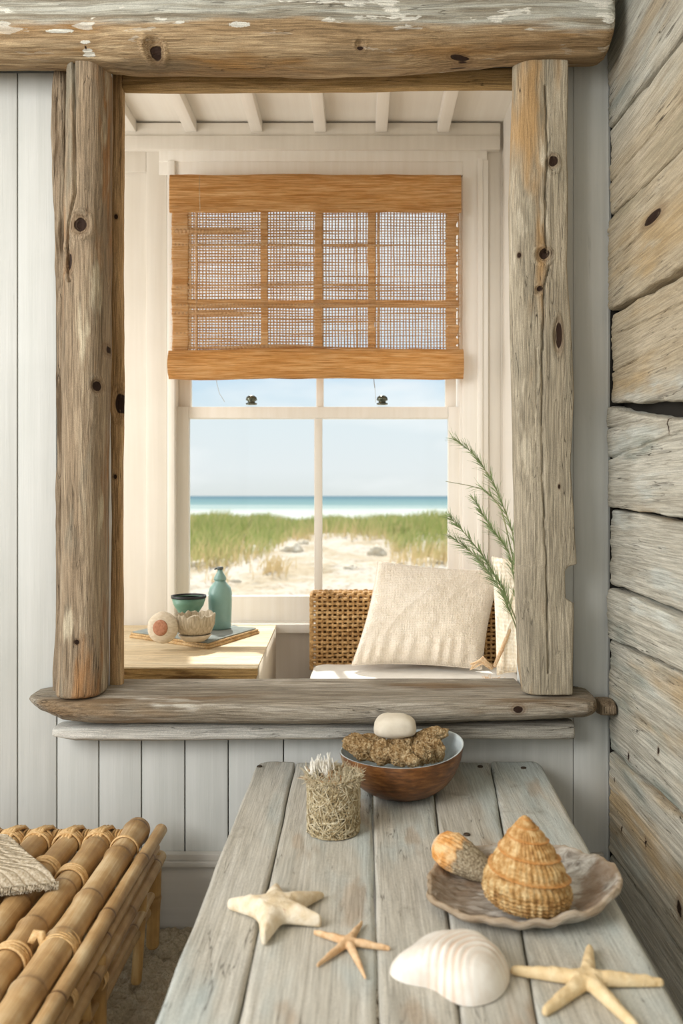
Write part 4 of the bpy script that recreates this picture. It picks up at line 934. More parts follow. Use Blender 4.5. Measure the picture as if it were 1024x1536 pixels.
# ------------------------------------------------------------------ plank table
HB = .463
tb = thing('plank_table', (.1, -1.0, 0), 'grey weathered plank table with blue-grey wash in the foreground', 'table')
Yk, Yfz = -.04, 1.139 + CAM_Y
def tx(pb, pf, y):   # x of a joint given px at the back edge (py 1143) and at the bottom of the frame
    xb = (pb - VX) * (Yk - CAM_Y) / FPX; xf = (pf - VX) * 1.139 / FPX; return xb + (xf - xb) * (Yk - y) / (Yk - Yfz)
J = [(385, 228), (443, 355), (557, 568), (645, 690), (735, 808), (811, 1030)]
for k in range(5):
    ny, nx2 = 300, 26; yy = np.linspace(Yk - .003 * (k % 2), -1.36, ny); q = np.linspace(0, 1, nx2)
    xa_ = tx(*J[k], yy) + .0016 + .0016 * vn(yy * 9, k * 5, 0, 3); xb_ = tx(*J[k + 1], yy) - .0016 + .0016 * vn(yy * 9, k * 5 + 2, 0, 3)
    if k == 0: xa_ = xa_ + .02 * np.exp(-(Yk - yy) / .012)
    if k == 4: xb_ = xb_ - .012 * np.exp(-(Yk - yy) / .012)
    Xt = xa_[:, None] + (xb_ - xa_)[:, None] * q[None]; Yt = np.repeat(yy[:, None], nx2, 1)
    ed = np.minimum(q, 1 - q)[None] * (xb_ - xa_)[:, None]; rd = .004 * (1 - np.sqrt(np.clip(1 - (1 - np.clip(ed / .005, 0, 1)) ** 2, 0, 1)))
    Zt_ = HB - rd + .0008 * fbm(Xt * 60, Yt * 3, k, 6, 3) - .0012 * (k % 2)
    A = np.stack([Xt, Yt, Zt_], -1); lo1 = A[:, :1].copy(); lo1[..., 2] = HB - .03; hi1 = A[:, -1:].copy(); hi1[..., 2] = HB - .03
    A = np.concatenate([lo1, A, hi1], 1); mb = MB(); mb.grid(A, wv=True, capv=True, at=[.3, .7, .5, .25, .8][k]); mb.build('plank', M_TABLE, tb)
mb = MB(); mb.box(tx(385, 228, -1.2) + .03, tx(811, 1030, -1.2) - .03, -1.25, -1.20, HB - .075, HB - .031, .003); mb.build('cross_batten', M_TABLE, tb); mb = MB(); mb.box(tx(385, 228, -.2) + .03, tx(811, 1030, -.2) - .03, -.22, -.17, HB - .075, HB - .031, .003)
mb.build('cross_batten', M_TABLE, tb)
for y in (-.2, -1.22):
    for x in (tx(385, 228, y) + .06, tx(811, 1030, y) - .06): mb = MB(); mb.box(x - .025, x + .025, y - .025, y + .025, 0, HB - .076, .004); mb.build('leg', M_TABLE, tb)
for (px_, py_) in ((389, 1150), (785, 1152), (720, 1150), (700, 1252)):
    c = on(px_, py_, HB); mb = MB(); mb.rev([(.001, -.002), (.0075, -.001), (.0075, .0012), (.006, .0026), (.001, .003)], c=c[:], seg=20); mb.build('bolt_head', M_IRON, tb)

# ------------------------------------------------------------------ things on the table
# jar wrapped in dry seagrass
jar = thing('seagrass_jar', (on(500, 1245, HB).x, on(500, 1245, HB).y, HB), 'straight jar wrapped in tangled dry seagrass with white tufts on top', 'jar')
cj = jar.location.copy(); sj = (cj.y - CAM_Y) / FPX; Rj, Hj = 38 * sj, 84 * sj
M_SG = wood('seagrass_mat', ('#6d5f49', '#968769', '#b9ab8d'), 'z', bump=1., crack=.6, seed=30., rough=.9)
g = G('seagrass_fibre'); g.pbr(g.ramp(g.attr(), [(0, '#8a7653'), (.4, '#b9a885'), (.75, '#d6cbb0'), (1, '#c08a55')]), .8, None, .2); M_SGF = g.done()
mb = MB(); mb.rev([(.001, 0), (Rj * .93, 0), (Rj * .98, .004), (Rj * .97, Hj * .5), (Rj, Hj * .92), (Rj * .99, Hj * .97), (Rj * .85, Hj * .97), (Rj * .8, Hj * .9), (.001, Hj * .88)], c=cj[:], seg=80,
    fn=lambda V, th: V * np.array([1, 1, 0]) * (1 + .02 * vn(np.cos(th)[None, :, None] * 9, np.sin(th)[None, :, None] * 9, V[..., 2:3] * 90, 3)) + V * np.array([0, 0, 1])); mb.build('jar_body', M_SG, jar)
rs = np.random.RandomState(2); mb = MB()
for k in range(1500):
    a0 = rs.rand() * 2 * math.pi; z0 = rs.rand() * Hj; da = rs.normal() * .45; dz = rs.normal() * .030; t = np.linspace(0, 1, 7)
    a = a0 + da * t + .1 * rs.normal() * t ** 2; z = np.clip(z0 + dz * t, .002, Hj); r = Rj * (1.0 + .02 * rs.rand()) + .003 * np.sin(t * math.pi) * rs.rand()
    mb.tube(np.stack([cj.x + r * np.cos(a), cj.y + r * np.sin(a), cj.z + z], -1), .0007 + .0005 * rs.rand(), 4, at=rs.rand() * .8, cap=False)
mb.build('seagrass_wrap', M_SGF, jar)
mb = MB()
for k in range(900):
    a0 = rs.rand() * 2 * math.pi; r = Rj * math.sqrt(rs.rand()) * 1.06; d = rs.normal(size=3) * [.5, .5, .35] + [0, 0, .5]; L = rs.uniform(.006, .024)
    p = np.array([cj.x + r * math.cos(a0), cj.y + r * math.sin(a0), cj.z + Hj * .93 + .006 * rs.rand()])
    mb.tube([p, p + d * L * .6, p + d * L + rs.normal(size=3) * .003], [.0009, .0007, .0004], 4, at=.5 + .3 * rs.rand() if rs.rand() < .93 else 1., cap=False)
for k in range(700):
    a0 = rs.rand() * 2 * math.pi; p = np.array([cj.x + Rj * 1.02 * math.cos(a0), cj.y + Rj * 1.02 * math.sin(a0), cj.z + Hj * .92 + .008 * rs.rand()]); d = np.array([math.cos(a0) * .5, math.sin(a0) * .5, rs.normal() * .4]) + rs.normal(size=3) * .4
    mb.tube([p, p + d * .005, p + d * .010 + rs.normal(size=3) * .002], [.0009, .0007, .0004], 4, at=.5 + .35 * rs.rand(), cap=False)
mb.build('seagrass_rim', M_SGF, jar)
M_TUFT = plain('white_tuft', '#e9e2d4', '#f7f3ea', rough=.8); mb = MB()
for (px_, py_) in ((472, 1150), (478, 1146), (484, 1152), (494, 1148), (468, 1156), (488, 1158)):
    p = np.array([cj.x + (px_ - 500) * sj, cj.y + .01 * rs.normal(), cj.z + Hj * .95])
    for q in range(14):
        top__ = np.array([p[0] + rs.normal() * .007, p[1] + rs.normal() * .007, cj.z + Hj * .98 + (1172 - py_) * sj * rs.uniform(.3, 1.35)]); mid_ = (p + top__) / 2 + rs.normal(size=3) * .004; mb.tube([p, mid_, top__], [.0014, .0016, .0006], 5)
mb.build('white_tuft', M_TUFT, jar)['label'] = 'white feathery tufts'

# bowl, slanting rim, with coral lumps
cb_ = on(614, 1184, HB); cb_.y = -.275; cb_.x = X(602, -.275)
sb = (cb_.y - CAM_Y) / FPX; Rb_ = 88 * sb
g = G('bowl_outside'); pz = g.co(scale=(30, 30, 160)); n_w = g.noise(pz, 1, 5, .6); n_b = g.noise(g.co(), 14, 4)
col = g.ramp(g.math('ADD', g.math('MULTIPLY', n_w, .6), g.math('MULTIPLY', n_b, .4)), [(.35, '#3f2610'), (.5, '#6b4220'), (.65, '#8d5f33')]); g.pbr(col, .32, g.bump(n_w, .2, .003), .5); M_BO = g.done()
M_BI = plain('bowl_enamel_inside', '#b9c4c6', '#d3dadb', rough=.35, sc=30)
bowl = thing('wooden_bowl', (cb_.x, cb_.y, HB), 'brown glazed bowl with a pale blue-grey inside heaped with dry coral', 'bowl')
tilt = Matrix.Rotation(math.radians(-3.5), 4, 'Y')
def bowlrim(V, th):
    k = np.clip(V[..., 2] / .11, 0, 1) ** 2; V[..., 2] += k * (.012 * np.cos(th)[None] + .006 * np.sin(th * 2 + .6)[None] + .004 * np.sin(th)[None]); V[..., 0] += k * .008 * np.cos(th)[None] ; V[..., 1] *= 1 - .06 * k; return V
def bprof(r1, z0): 
    a = np.linspace(0, 1, 18); return [(.001, z0)] + [(r1 * (.36 + .64 * np.sin(t * math.pi / 2) ** .92), z0 + (.112 - z0) * (t ** 1.55)) for t in a]
out = bprof(Rb_, 0.0); inn = bprof(Rb_ - .0045, .007)
mb = MB(); mb.rev(out, c=(cb_.x, cb_.y, HB + .001), seg=90, fn=bowlrim); mb.f.pop(); mb.build('bowl_outside', M_BO, bowl)
mb = MB(); V_in = inn + [(Rb_, .1135)]; mb.rev([(r, z) for r, z in inn] + [(Rb_ * .995, .1135), (Rb_ * 1.0, .112)], c=(cb_.x, cb_.y, HB), seg=90, fn=bowlrim)
V = mb.v[0]; mb.f = [f for f in mb.f if len(f) == 4]; mb.build('bowl_inside', M_BI, bowl)['label'] = 'pale blue-grey enamel inside'
g = G('dry_coral'); nn = g.noise(g.co(), 170, 4, .7); nb2 = g.noise(g.co(), 30, 3)
col = g.ramp(g.math('ADD', g.math('MULTIPLY', nn, .65), g.math('MULTIPLY', nb2, .35)), [(.36, '#6e5333'), (.48, '#ab8a5e'), (.6, '#dcc49c')]); g.pbr(col, .95, g.bump(nn, 1., .008), .15); M_COR = g.done()
lumps = [(545, 1122, 34, 14, 0, 'long knobbly brown coral piece hanging over the left rim of the bowl', 25), (575, 1128, 20, 15, -20, 'round brown coral lump at the left front of the bowl', 0), (600, 1116, 24, 16, 10, 'brown coral lump in the middle under the white stone', 0), (602, 1132, 22, 13, -42, 'pale speckled coral lump at the front of the bowl', 0), (636, 1114, 24, 14, 15, 'brown coral lump right of the white stone', 0), (632, 1130, 20, 14, -35, 'rough brown coral lump at the right front of the bowl', 0), (648, 1101, 26, 9, 30, 'dark pointed coral stick at the right of the heap', -8), (654, 1126, 16, 14, -10, 'small coral lump nearest the right rim', 0), (560, 1110, 22, 9, 40, 'thin coral twig at the back left of the heap', 12), (618, 1140, 13, 8, -62, 'pale tan nodule at the very front of the bowl', 0)]
for k, (px_, py_, rx_, rz_, dy, lb, rot) in enumerate(lumps):
    Yl = cb_.y + dy * .0013; c = P(px_, py_ + 1, Yl); s = (Yl - CAM_Y) / FPX
    n3 = I5[0]; d = 1 + .22 * fbm(n3[:, 0] * 2 + k * 5, n3[:, 1] * 2, n3[:, 2] * 2, 3, 3) + .22 * (1 - np.abs(fbm(n3[:, 0] * 7 + k, n3[:, 1] * 7, n3[:, 2] * 7, 8, 3))) * .5 + .045 * fbm(n3[:, 0] * 26, n3[:, 1] * 26, n3[:, 2] * 26 + k, 5, 2)
    v = n3 * d[:, None] * np.array([rx_ * s, (rx_ + rz_) * .5 * s, rz_ * 1.25 * s]) * .86; v = v @ np.array(Matrix.Rotation(math.radians(rot), 3, 'Y')).T
    mb = MB(); mb.add(v + np.array(c), I5[1]); o = mb.build('coral_piece', M_COR, loc=c[:]); setp(o, lb, 'coral', 'dry coral heaped in the bowl')
c = P(592, 1088, cb_.y + .02); s = (c.y - CAM_Y) / FPX
n3 = I4[0]; v = np.sign(n3) * np.abs(n3) ** .72 * np.array([31 * s, 26 * s, 17 * s]); v[:, 0] *= 1 - .16 * n3[:, 2]; v *= (1 + .04 * fbm(n3[:, 0] * 2, n3[:, 1] * 2, n3[:, 2] * 2, 3, 2))[:, None]
mb = MB(); mb.add(v + np.array(c), I4[1]); o = mb.build('white_stone', plain('chalk_stone', '#d3c7b2', '#e4dac8', rough=.9, sc=18, bump=.3), loc=c[:]); setp(o, 'smooth cream-white stone resting on top of the coral in the bowl', 'stone')

# driftwood dish
cp = on(778, 1350, HB); 
pl = np.zeros
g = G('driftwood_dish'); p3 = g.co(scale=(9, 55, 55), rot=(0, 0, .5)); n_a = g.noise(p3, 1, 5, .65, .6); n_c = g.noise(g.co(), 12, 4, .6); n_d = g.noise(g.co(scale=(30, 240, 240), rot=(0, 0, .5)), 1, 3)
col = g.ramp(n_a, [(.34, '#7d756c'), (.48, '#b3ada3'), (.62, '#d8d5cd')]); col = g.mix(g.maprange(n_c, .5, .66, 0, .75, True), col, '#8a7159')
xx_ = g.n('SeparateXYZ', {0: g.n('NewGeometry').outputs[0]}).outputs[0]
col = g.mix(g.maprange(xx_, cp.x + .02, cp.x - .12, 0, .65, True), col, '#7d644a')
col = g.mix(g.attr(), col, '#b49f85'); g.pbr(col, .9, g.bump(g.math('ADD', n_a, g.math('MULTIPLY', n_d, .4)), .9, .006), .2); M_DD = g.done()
th = np.linspace(0, 2 * math.pi, 200, endpoint=False)
rx0, ry0 = 146 * (cp.y - CAM_Y) / FPX, 0.142
wob = 1 + .025 * vn(np.cos(th) * 3, np.sin(th) * 3, 0, 4) + .02 * vn(np.cos(th) * 8, np.sin(th) * 8, 0, 6)
def dishring(k, z, ex=0): 
    return np.stack([cp.x + .004 + rx0 * k * wob * np.cos(th), cp.y + ry0 * k * wob * np.sin(th), HB + z + ex * (.010 * np.cos(th) + .006 * np.sin(th) + .0045 * vn(np.cos(th) * 6, np.sin(th) * 6, 0, 8))], -1)
rings = [dishring(.02, .0005), dishring(.45, .0005), dishring(.70, .003, .1), dishring(.85, .013, .4), dishring(.96, .026, .9), dishring(1.0, .034, 1), dishring(.985, .041, 1), dishring(.95, .041, 1), dishring(.9, .034, .9), dishring(.8, .022, .6), dishring(.65, .012, .2), dishring(.4, .007), dishring(.02, .007)]
R = np.array(rings); 
# refine between rings
t = np.linspace(0, len(rings) - 1, 110); i0 = np.minimum(t.astype(int), len(rings) - 2); fr_ = (t - i0)[:, None, None]; R2 = R[i0] * (1 - fr_) + R[i0 + 1] * fr_
for _ in range(3): R2[1:-1] = (R2[:-2] + R2[2:]) / 4 + R2[1:-1] / 2
up = (t > 6)[:, None]
R2[..., 2] += np.where(up, .003 * fbm(R2[..., 0] * 40, R2[..., 1] * 90, 0, 4, 3), 0); R2[..., 2] = np.maximum(R2[..., 2], HB + .0003)
att = np.repeat(np.exp(-((t - 6) / 1.3) ** 2)[:, None] * .75, 200, 1)
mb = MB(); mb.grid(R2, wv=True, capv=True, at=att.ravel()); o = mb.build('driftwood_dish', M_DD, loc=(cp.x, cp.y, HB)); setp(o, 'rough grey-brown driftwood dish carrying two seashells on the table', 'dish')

# big ribbed top shell
g = G('turban_shell'); gz_ = g.attr(); sp = g.n('SeparateXYZ', {0: g.co()})
n_s = g.noise(g.co(scale=(1, 1, 1.6)), 55, 4, .65); n_v = g.noise(g.co(scale=(110, 110, 12)), 1, 3, .6)
col = g.ramp(g.math('ADD', g.math('MULTIPLY', n_s, .55), g.math('MULTIPLY', n_v, .45)), [(.36, '#80592c'), (.48, '#b98f56'), (.6, '#dcc08e')])
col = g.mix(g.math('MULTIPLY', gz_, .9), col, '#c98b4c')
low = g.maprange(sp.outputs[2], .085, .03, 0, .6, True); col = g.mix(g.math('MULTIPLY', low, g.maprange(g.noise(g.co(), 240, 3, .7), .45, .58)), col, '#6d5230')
g.pbr(col, .65, g.bump(n_s, .6, .004), .3); M_TS = g.done()
ps = on(790, 1366, HB + .008); ps.z = HB + .009; ps.y += .0
ss_ = (ps.y - CAM_Y) / FPX
H_ = 142 * ss_; seg = 220; nz = 260; turns = 5.0
z = np.linspace(0, 1, nz)[:, None]; th = np.linspace(0, 2 * math.pi, seg, endpoint=False)[None]
env = np.interp(z, [0, .04, .10, .2, .32, .5, .68, .82, .92, .97, 1], [.60, .82, .95, 1.0, .95, .78, .57, .38, .20, .12, .03])
ph = (np.interp(z, [0, .35, .56, .74, .87, .95, 1], [0, 1, 2, 3, 4, 5, 5.6]) * 1.0 + th / (2 * math.pi)) % 1.0
bul = .5 - .5 * np.cos(2 * math.pi * ph)
hi_m = np.clip((z - .16) / .15, 0, 1)
ridge = np.exp(-((ph - .0) / .07) ** 2) + np.exp(-((ph - 1.0) / .07) ** 2)
rad = env * (1 + hi_m * (.07 * bul + .13 * ridge - .045)) * (1 + .022 * np.cos(th * 40 + z * 6) * (1 - .6 * ridge)) * (1 + .012 * vn(z * 60, np.cos(th) * 6, np.sin(th) * 6, 3)) * (1 + (1 - hi_m) * .02 * np.sin(z * 150))
V = np.stack([rad * 66 * ss_ * np.cos(th), rad * 58 * ss_ * np.sin(th), (z + 0 * th) * H_], -1)
V[..., 2] += (V[..., 0] * .10) * (1 - z) * -1 + .006 * (1 - z); V[..., 0] += -.010 * np.clip(z - .6, 0, 1)
V = V + np.array(ps); V[..., 2] = np.maximum(V[..., 2], HB + .0085)
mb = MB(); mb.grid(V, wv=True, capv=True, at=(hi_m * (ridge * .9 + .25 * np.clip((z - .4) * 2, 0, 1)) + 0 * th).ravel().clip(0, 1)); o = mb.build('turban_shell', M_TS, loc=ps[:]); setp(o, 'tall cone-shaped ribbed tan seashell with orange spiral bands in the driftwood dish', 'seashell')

# cockle leaning on the dish rim
g = G('cockle'); a = g.attr(); n_s = g.noise(g.co(), 200, 3, .7); n_k = g.noise(g.co(scale=(1, 1, 1)), 40, 4)
body = g.ramp(n_s, [(.38, '#75664f'), (.5, '#9d8d73'), (.62, '#bdb096')]); orr = g.ramp(n_k, [(.36, '#c98743'), (.5, '#e0a563'), (.62, '#ecc793')])
m_ = g.maprange(g.math('ADD', a, g.math('MULTIPLY', g.math('SUBTRACT', n_k, .5), .5)), .54, .68, 0, 1, True); col = g.mix(m_, body, orr); col = g.mix(g.maprange(a, .93, 1., 0, .8), col, '#e2d6c4')
g.pbr(col, .75, g.bump(n_s, .7, .004), .25); M_CK = g.done()
ck0 = P(668, 1272, 0); 
A0 = Vector(on(672, 1290, HB + .05)); A0.z = HB + .058; pa = on(668, 1271, HB + .058); pb_ = on(724, 1306, HB + .03)
axv = np.array(pb_ - pa); L_ = np.linalg.norm(axv) + .06; axn = axv / np.linalg.norm(axv); upn = np.array([0, -.35, .94]); sd_ = np.cross(axn, upn); sd_ /= np.linalg.norm(sd_); upn = np.cross(sd_, axn)
nt_, ns_ = 120, 140; t = np.linspace(0, 1, nt_)[:, None]; th = np.linspace(0, 2 * math.pi, ns_, endpoint=False)[None]
w_ = np.interp(t, [0, .03, .1, .25, .45, .7, .9, 1], [.05, .45, .78, 1.0, .95, .72, .45, .05]); rb = 1 + .035 * np.cos(th * 26) * np.clip(1 - t * 1.1, 0, 1) + .02 * fbm(t * 12, np.cos(th) * 3, np.sin(th) * 3, 3, 3) + .012 * np.sin(t * 60) * np.clip(1 - t * 1.4, 0, 1)
sw = 30 * (pa.y - CAM_Y) / FPX
V = np.array(pa) - axn * .026 + axn * (t * L_)[..., None] + (sd_ * (np.cos(th) * w_ * rb * sw * 1.0)[..., None]) + (upn * (np.sin(th) * w_ * rb * sw * .78)[..., None])
mb = MB(); mb.grid(V, wv=True, capv=True, at=(1 - t + 0 * th).ravel()); o = mb.build('cockle_shell', M_CK, loc=(float(pa.x), float(pa.y), HB + .02)); setp(o, 'orange-tipped cockle seashell leaning over the left rim of the driftwood dish', 'seashell')

# white clam
g = G('white_clam'); a = g.attr(); n_s = g.noise(g.co(), 26, 4); col = g.mix(g.maprange(n_s, .4, .6), '#e2d8cb', '#efe9df'); col = g.mix(g.math('MULTIPLY', a, .55), col, '#cfa27c')
g.pbr(col, .45, g.bump(g.noise(g.co(), 180, 2), .15, .002), .4); M_CL = g.done()
outl = [(585, 1466), (583, 1448), (600, 1432), (628, 1408), (665, 1394), (700, 1393), (732, 1404), (755, 1428), (766, 1456), (762, 1482), (745, 1502), (716, 1513), (690, 1510), (668, 1498), (650, 1484), (610, 1478)]
cw = on(690, 1470, HB); pts = []
for (a_, b_) in outl:
    bb = 1470 + (b_ - 1470) * 1.0 + ((26 if a_ > 650 else 12) if b_ < 1440 else 4 * (b_ < 1466)); p = on(a_, min(bb, 1511), HB); pts.append((p.x, p.y))
pr = resample(pts, 220, .25); ctr = np.array([cw.x, cw.y]) + [.004, .004]
k = np.linspace(0, 1, 90)[:, None, None]; base = ctr + (pr[None] - ctr) * k; r_ = np.linspace(0, 1, 90)[:, None]
hgt_ = .058 * (1 - r_ ** 2.6) ** .62 * (1 + 0 * pr[None, :, 0])
bx_ = base[..., 0]; by_ = base[..., 1]; u = (bx_ - on(585, 1460, HB).x) / .19
bk = np.array(on(716, 1500, HB))[:2]; dist = np.hypot((bx_ - bk[0] - .022), (by_ - bk[1] - .0) * .9) / .09
hgt_ = hgt_ * (.84 + .22 * np.clip(u, 0, 1))
zone = np.exp(-((dist - .78) / .36) ** 2); ribs = np.sin(dist * 46 + 1.1 * u + .8 * vn(bx_ * 25, by_ * 25, 0, 3))
hgt_ = hgt_ + .0019 * ribs * zone * (1 - r_ ** 6); top_ = np.stack([bx_, by_, HB + hgt_ + .0005], -1); bot = pr[None].repeat(2, 0); 
botg = np.stack([np.concatenate([pr[None, :, 0], ctr[0] + 0 * pr[None, :, 0]]), np.concatenate([pr[None, :, 1], ctr[1] + 0 * pr[None, :, 1]]), np.full((2, 220), HB + .0004)], -1)
mb = MB(); mb.grid(top_, wv=True, at=(np.clip(-ribs, 0, 1) * zone).ravel()); mb.grid(botg, wv=True); o = mb.build('clam_shell', M_CL, loc=(cw.x, cw.y, HB)); setp(o, 'large white clam shell with curved ribs at the front of the table', 'seashell')

# starfish
def star(name, ctr, tips, wbase, wtip, h, mat, label, puff=1., power=1., zc=None, seed=1, curl=None):
    """one continuous body: polar height field that follows the arms"""
    c = on(ctr[0], ctr[1], HB + h * .6); T = [np.array((on(a, b, HB + wtip * .6) - c)[:2]) for a, b in tips]
    n = 44; mb = MB(); ang = [math.atan2(t_[1], t_[0]) for t_ in T]; order = np.argsort(ang); T = [T[i] for i in order]
    # outline: arm sides joined by webs, walked counter-clockwise
    out = []
    for i, t_ in enumerate(T):
        L = np.linalg.norm(t_); d = t_ / L; nn = np.array([-d[1], d[0]]); nx = T[(i + 1) % len(T)]; dn = nx / np.linalg.norm(nx)
        f = np.linspace(.30, 1, 16)
        wdt = wtip + (wbase - wtip) * (1 - f) ** power
        for ff, w in zip(f, wdt):
            e = math.sqrt(max(0, 1 - max(0, (ff - .94) / .06) ** 2)); out.append(d * L * ff - nn * w * max(e, .0))
        for ff, w in zip(f[::-1][1:], wdt[::-1][1:]):
            e = math.sqrt(max(0, 1 - max(0, (ff - .94) / .06) ** 2)); out.append(d * L * ff + nn * w * e)
        bis = (d + dn); 
        bis = bis / (np.linalg.norm(bis) + 1e-6); cr_ = d[0] * dn[1] - d[1] * dn[0]
        if cr_ < 0 and d.dot(dn) < 0: bis = -bis
        half = math.acos(max(-1, min(1, d.dot(dn)))) / 2; out.append(bis * wbase * 1.05 / max(.42, math.sin(half)))
    O = np.array(out); M_ = len(O); Tn = [t_ / np.linalg.norm(t_) for t_ in T]; Ln = [np.linalg.norm(t_) for t_ in T]
    # fill: triangulate outline, subdivide and raise by distance to the skeleton
    bm = bmesh.new(); vs_ = [bm.verts.new((p[0], p[1], 0)) for p in O]; f = bm.faces.new(vs_); bmesh.ops.triangulate(bm, faces=[f], ngon_method='EAR_CLIP')
    me = bpy.data.meshes.new('t'); bm.to_mesh(me); bm.free()
    # grid sampling approach: dense lattice clipped by implicit arms
    bpy.data.meshes.remove(me)
    R = max(Ln) * 1.08; m = int(2 * R / .0011); g1 = np.linspace(-R, R, m); GX, GY = np.meshgrid(g1, g1, indexing='ij'); Hh = np.full(GX.shape, -1.)
    dfield = np.full(GX.shape, 9.); acc = np.zeros(GX.shape)
    for d, L in zip(Tn, Ln):
        s = np.clip((GX * d[0] + GY * d[1]) / L, 0, 1); bend = 0
        dd = np.hypot(GX - d[0] * L * s, GY - d[1] * L * s); w = wtip + (wbase - wtip) * (1 - s) ** power
        q = dd / w; acc += np.exp(-puff * 3.0 * q ** 2 * 1.0)
        dfield = np.minimum(dfield, q)
    sm = -np.log(acc + 1e-12) / (3.0 * puff); sm = np.sqrt(np.maximum(sm, 0)); qn = np.minimum(dfield, sm)
    rr = np.hypot(GX, GY) / R
    hh = np.sqrt(np.clip(1 - qn ** 2, 0, 1)); loc_w = wtip + (wbase - wtip) * np.clip(1 - rr * 1.05, 0, 1) ** power
    zt = hh * np.minimum(loc_w * 1.15, h); zt = zt * (1 + (.12 if h < .02 else .04) * fbm(GX * 90, GY * 90, 0, seed, 3))
    ins = qn < 1
    from math import pi
    # marching-squares-free: keep quads whose corners are all inside, snap the border to the table
    idx = -np.ones(GX.shape, int); ii = np.argwhere(ins); idx[ins] = np.arange(len(ii)); K = len(ii)
    top = np.stack([GX[ins] + c.x, GY[ins] + c.y, HB + .0012 + (curl(GX[ins], GY[ins]) if curl else 0) + zt[ins] + loc_w[ins] * .55], -1); bo = top.copy(); bo[:, 2] = HB + .0008 + (curl(GX[ins], GY[ins]) if curl else 0) + loc_w[ins] * .55 * (1 - hh[ins])
    top[:, 2] = np.where(hh[ins] < .3, bo[:, 2] + (top[:, 2] - bo[:, 2]) * (hh[ins] / .3) ** .7, top[:, 2])
    a, b, c2, d2 = idx[:-1, :-1], idx[1:, :-1], idx[1:, 1:], idx[:-1, 1:]; ok = (a >= 0) & (b >= 0) & (c2 >= 0) & (d2 >= 0)
    F = np.stack([a[ok], b[ok], c2[ok], d2[ok]], -1); 
    E = {}
    for f_ in F.tolist():
        for k_ in range(4):
            e_ = (f_[k_], f_[(k_ + 1) % 4]); r__ = (e_[1], e_[0])
            if r__ in E: del E[r__]
            else: E[e_] = 1
    faces = F.tolist() + (F[:, ::-1] + K).tolist() + [(e_[1], e_[0], e_[0] + K, e_[1] + K) for e_ in E]
    mb.add(np.concatenate([top, bo]), faces); o = mb.build(name, mat, loc=(c.x, c.y, HB))
    bmx = bmesh.new(); bmx.from_mesh(o.data); bmesh.ops.delete(bmx, geom=[v for v in bmx.verts if not v.link_faces], context='VERTS')
    bmesh.ops.smooth_vert(bmx, verts=bmx.verts, factor=.5, use_axis_x=True, use_axis_y=True, use_axis_z=True); bmesh.ops.smooth_vert(bmx, verts=bmx.verts, factor=.5, use_axis_x=True, use_axis_y=True, use_axis_z=True)
    bmx.to_mesh(o.data); bmx.free(); o.data.polygons.foreach_set('use_smooth', [True] * len(o.data.polygons))
    return setp(o, label, 'starfish')
g = G('cream_starfish'); n_s = g.noise(g.co(), 40, 4); v_ = g.noise(g.co(), 75, 2); col = g.mix(g.maprange(n_s, .38, .62), '#dcc7a4', '#efe2cb'); col = g.mix(g.maprange(v_, .68, .74, 0, .8), col, '#b9774c'); g.pbr(col, .75, g.bump(g.noise(g.co(), 300, 3), .5, .003), .3); M_ST1 = g.done()
M_ST2 = plain('tan_starfish', '#cfa273', '#e8c8a0', rough=.75, sc=60, bump=.6); M_ST3 = plain('pale_yellow_starfish', '#dcbd8b', '#efd9b0', rough=.7, sc=50, bump=.5)
star('starfish', (410, 1368), [(345, 1362), (414, 1334), (482, 1345), (478, 1388), (396, 1415)], .028, .0055, .022, M_ST1, 'plump cream starfish on the left of the plank table', power=.9, seed=2)
star('starfish', (522, 1414), [(471, 1402), (543, 1387), (584, 1426), (548, 1469), (476, 1451)], .0085, .0022, .008, M_ST2, 'small thin-armed tan starfish between the cream starfish and the white clam', power=.8, seed=3)
star('starfish', (880, 1470), [(771, 1459), (884, 1428), (990, 1476), (952, 1543), (818, 1520)], .0135, .0062, .014, M_ST3, 'long-armed pale yellow starfish in the front right corner beside the clam', power=.7, seed=4)

# ------------------------------------------------------------------ bamboo bench
HBB = .305
bb = thing('bamboo_bench', (-.85, -.7, 0), 'low bench of thick tan bamboo poles lashed with cane at the left', 'bench')
def bamboo(name, c0_, c1_, c2_, ax):
    g = G(name); s = [55.] * 3; s['xyz'.index(ax)] = 2.5; n1 = g.noise(g.co(scale=tuple(s)), 1, 4, .6); n2 = g.noise(g.co(), 9, 3, .6); s2 = [220.] * 3; s2['xyz'.index(ax)] = 8; n3 = g.noise(g.co(scale=tuple(s2)), 1, 2)
    col = g.ramp(g.math('ADD', g.math('MULTIPLY', n1, .45), g.math('MULTIPLY', n2, .55)), [(.36, c0_), (.5, c1_), (.64, c2_)]); tv = g.maprange(g.attr(), 0, 1, 1, .45)
    cc = g.n('CombineXYZ'); [g.set(cc.inputs[k], tv) for k in range(3)]; col = g.mix(1, col, g.mix(g.attr(), '#ffffff', '#6b4522'), 'MULTIPLY'); g.pbr(col, .45, g.bump(g.math('ADD', n1, n3), .3, .003), .4); return g.done()
M_BB = bamboo('bamboo_y', '#9f7a4c', '#c09c6c', '#dcc399', 'y'); M_BX = bamboo('bamboo_x', '#9f7a4c', '#c09c6c', '#d8be92', 'x'); M_BZ = bamboo('bamboo_z', '#a07a46', '#c2995f', '#d8b57c', 'z'); M_CANE = plain('cane_lashing', '#c69a60', '#e6c490', rough=.5, sc=120, bump=.4)
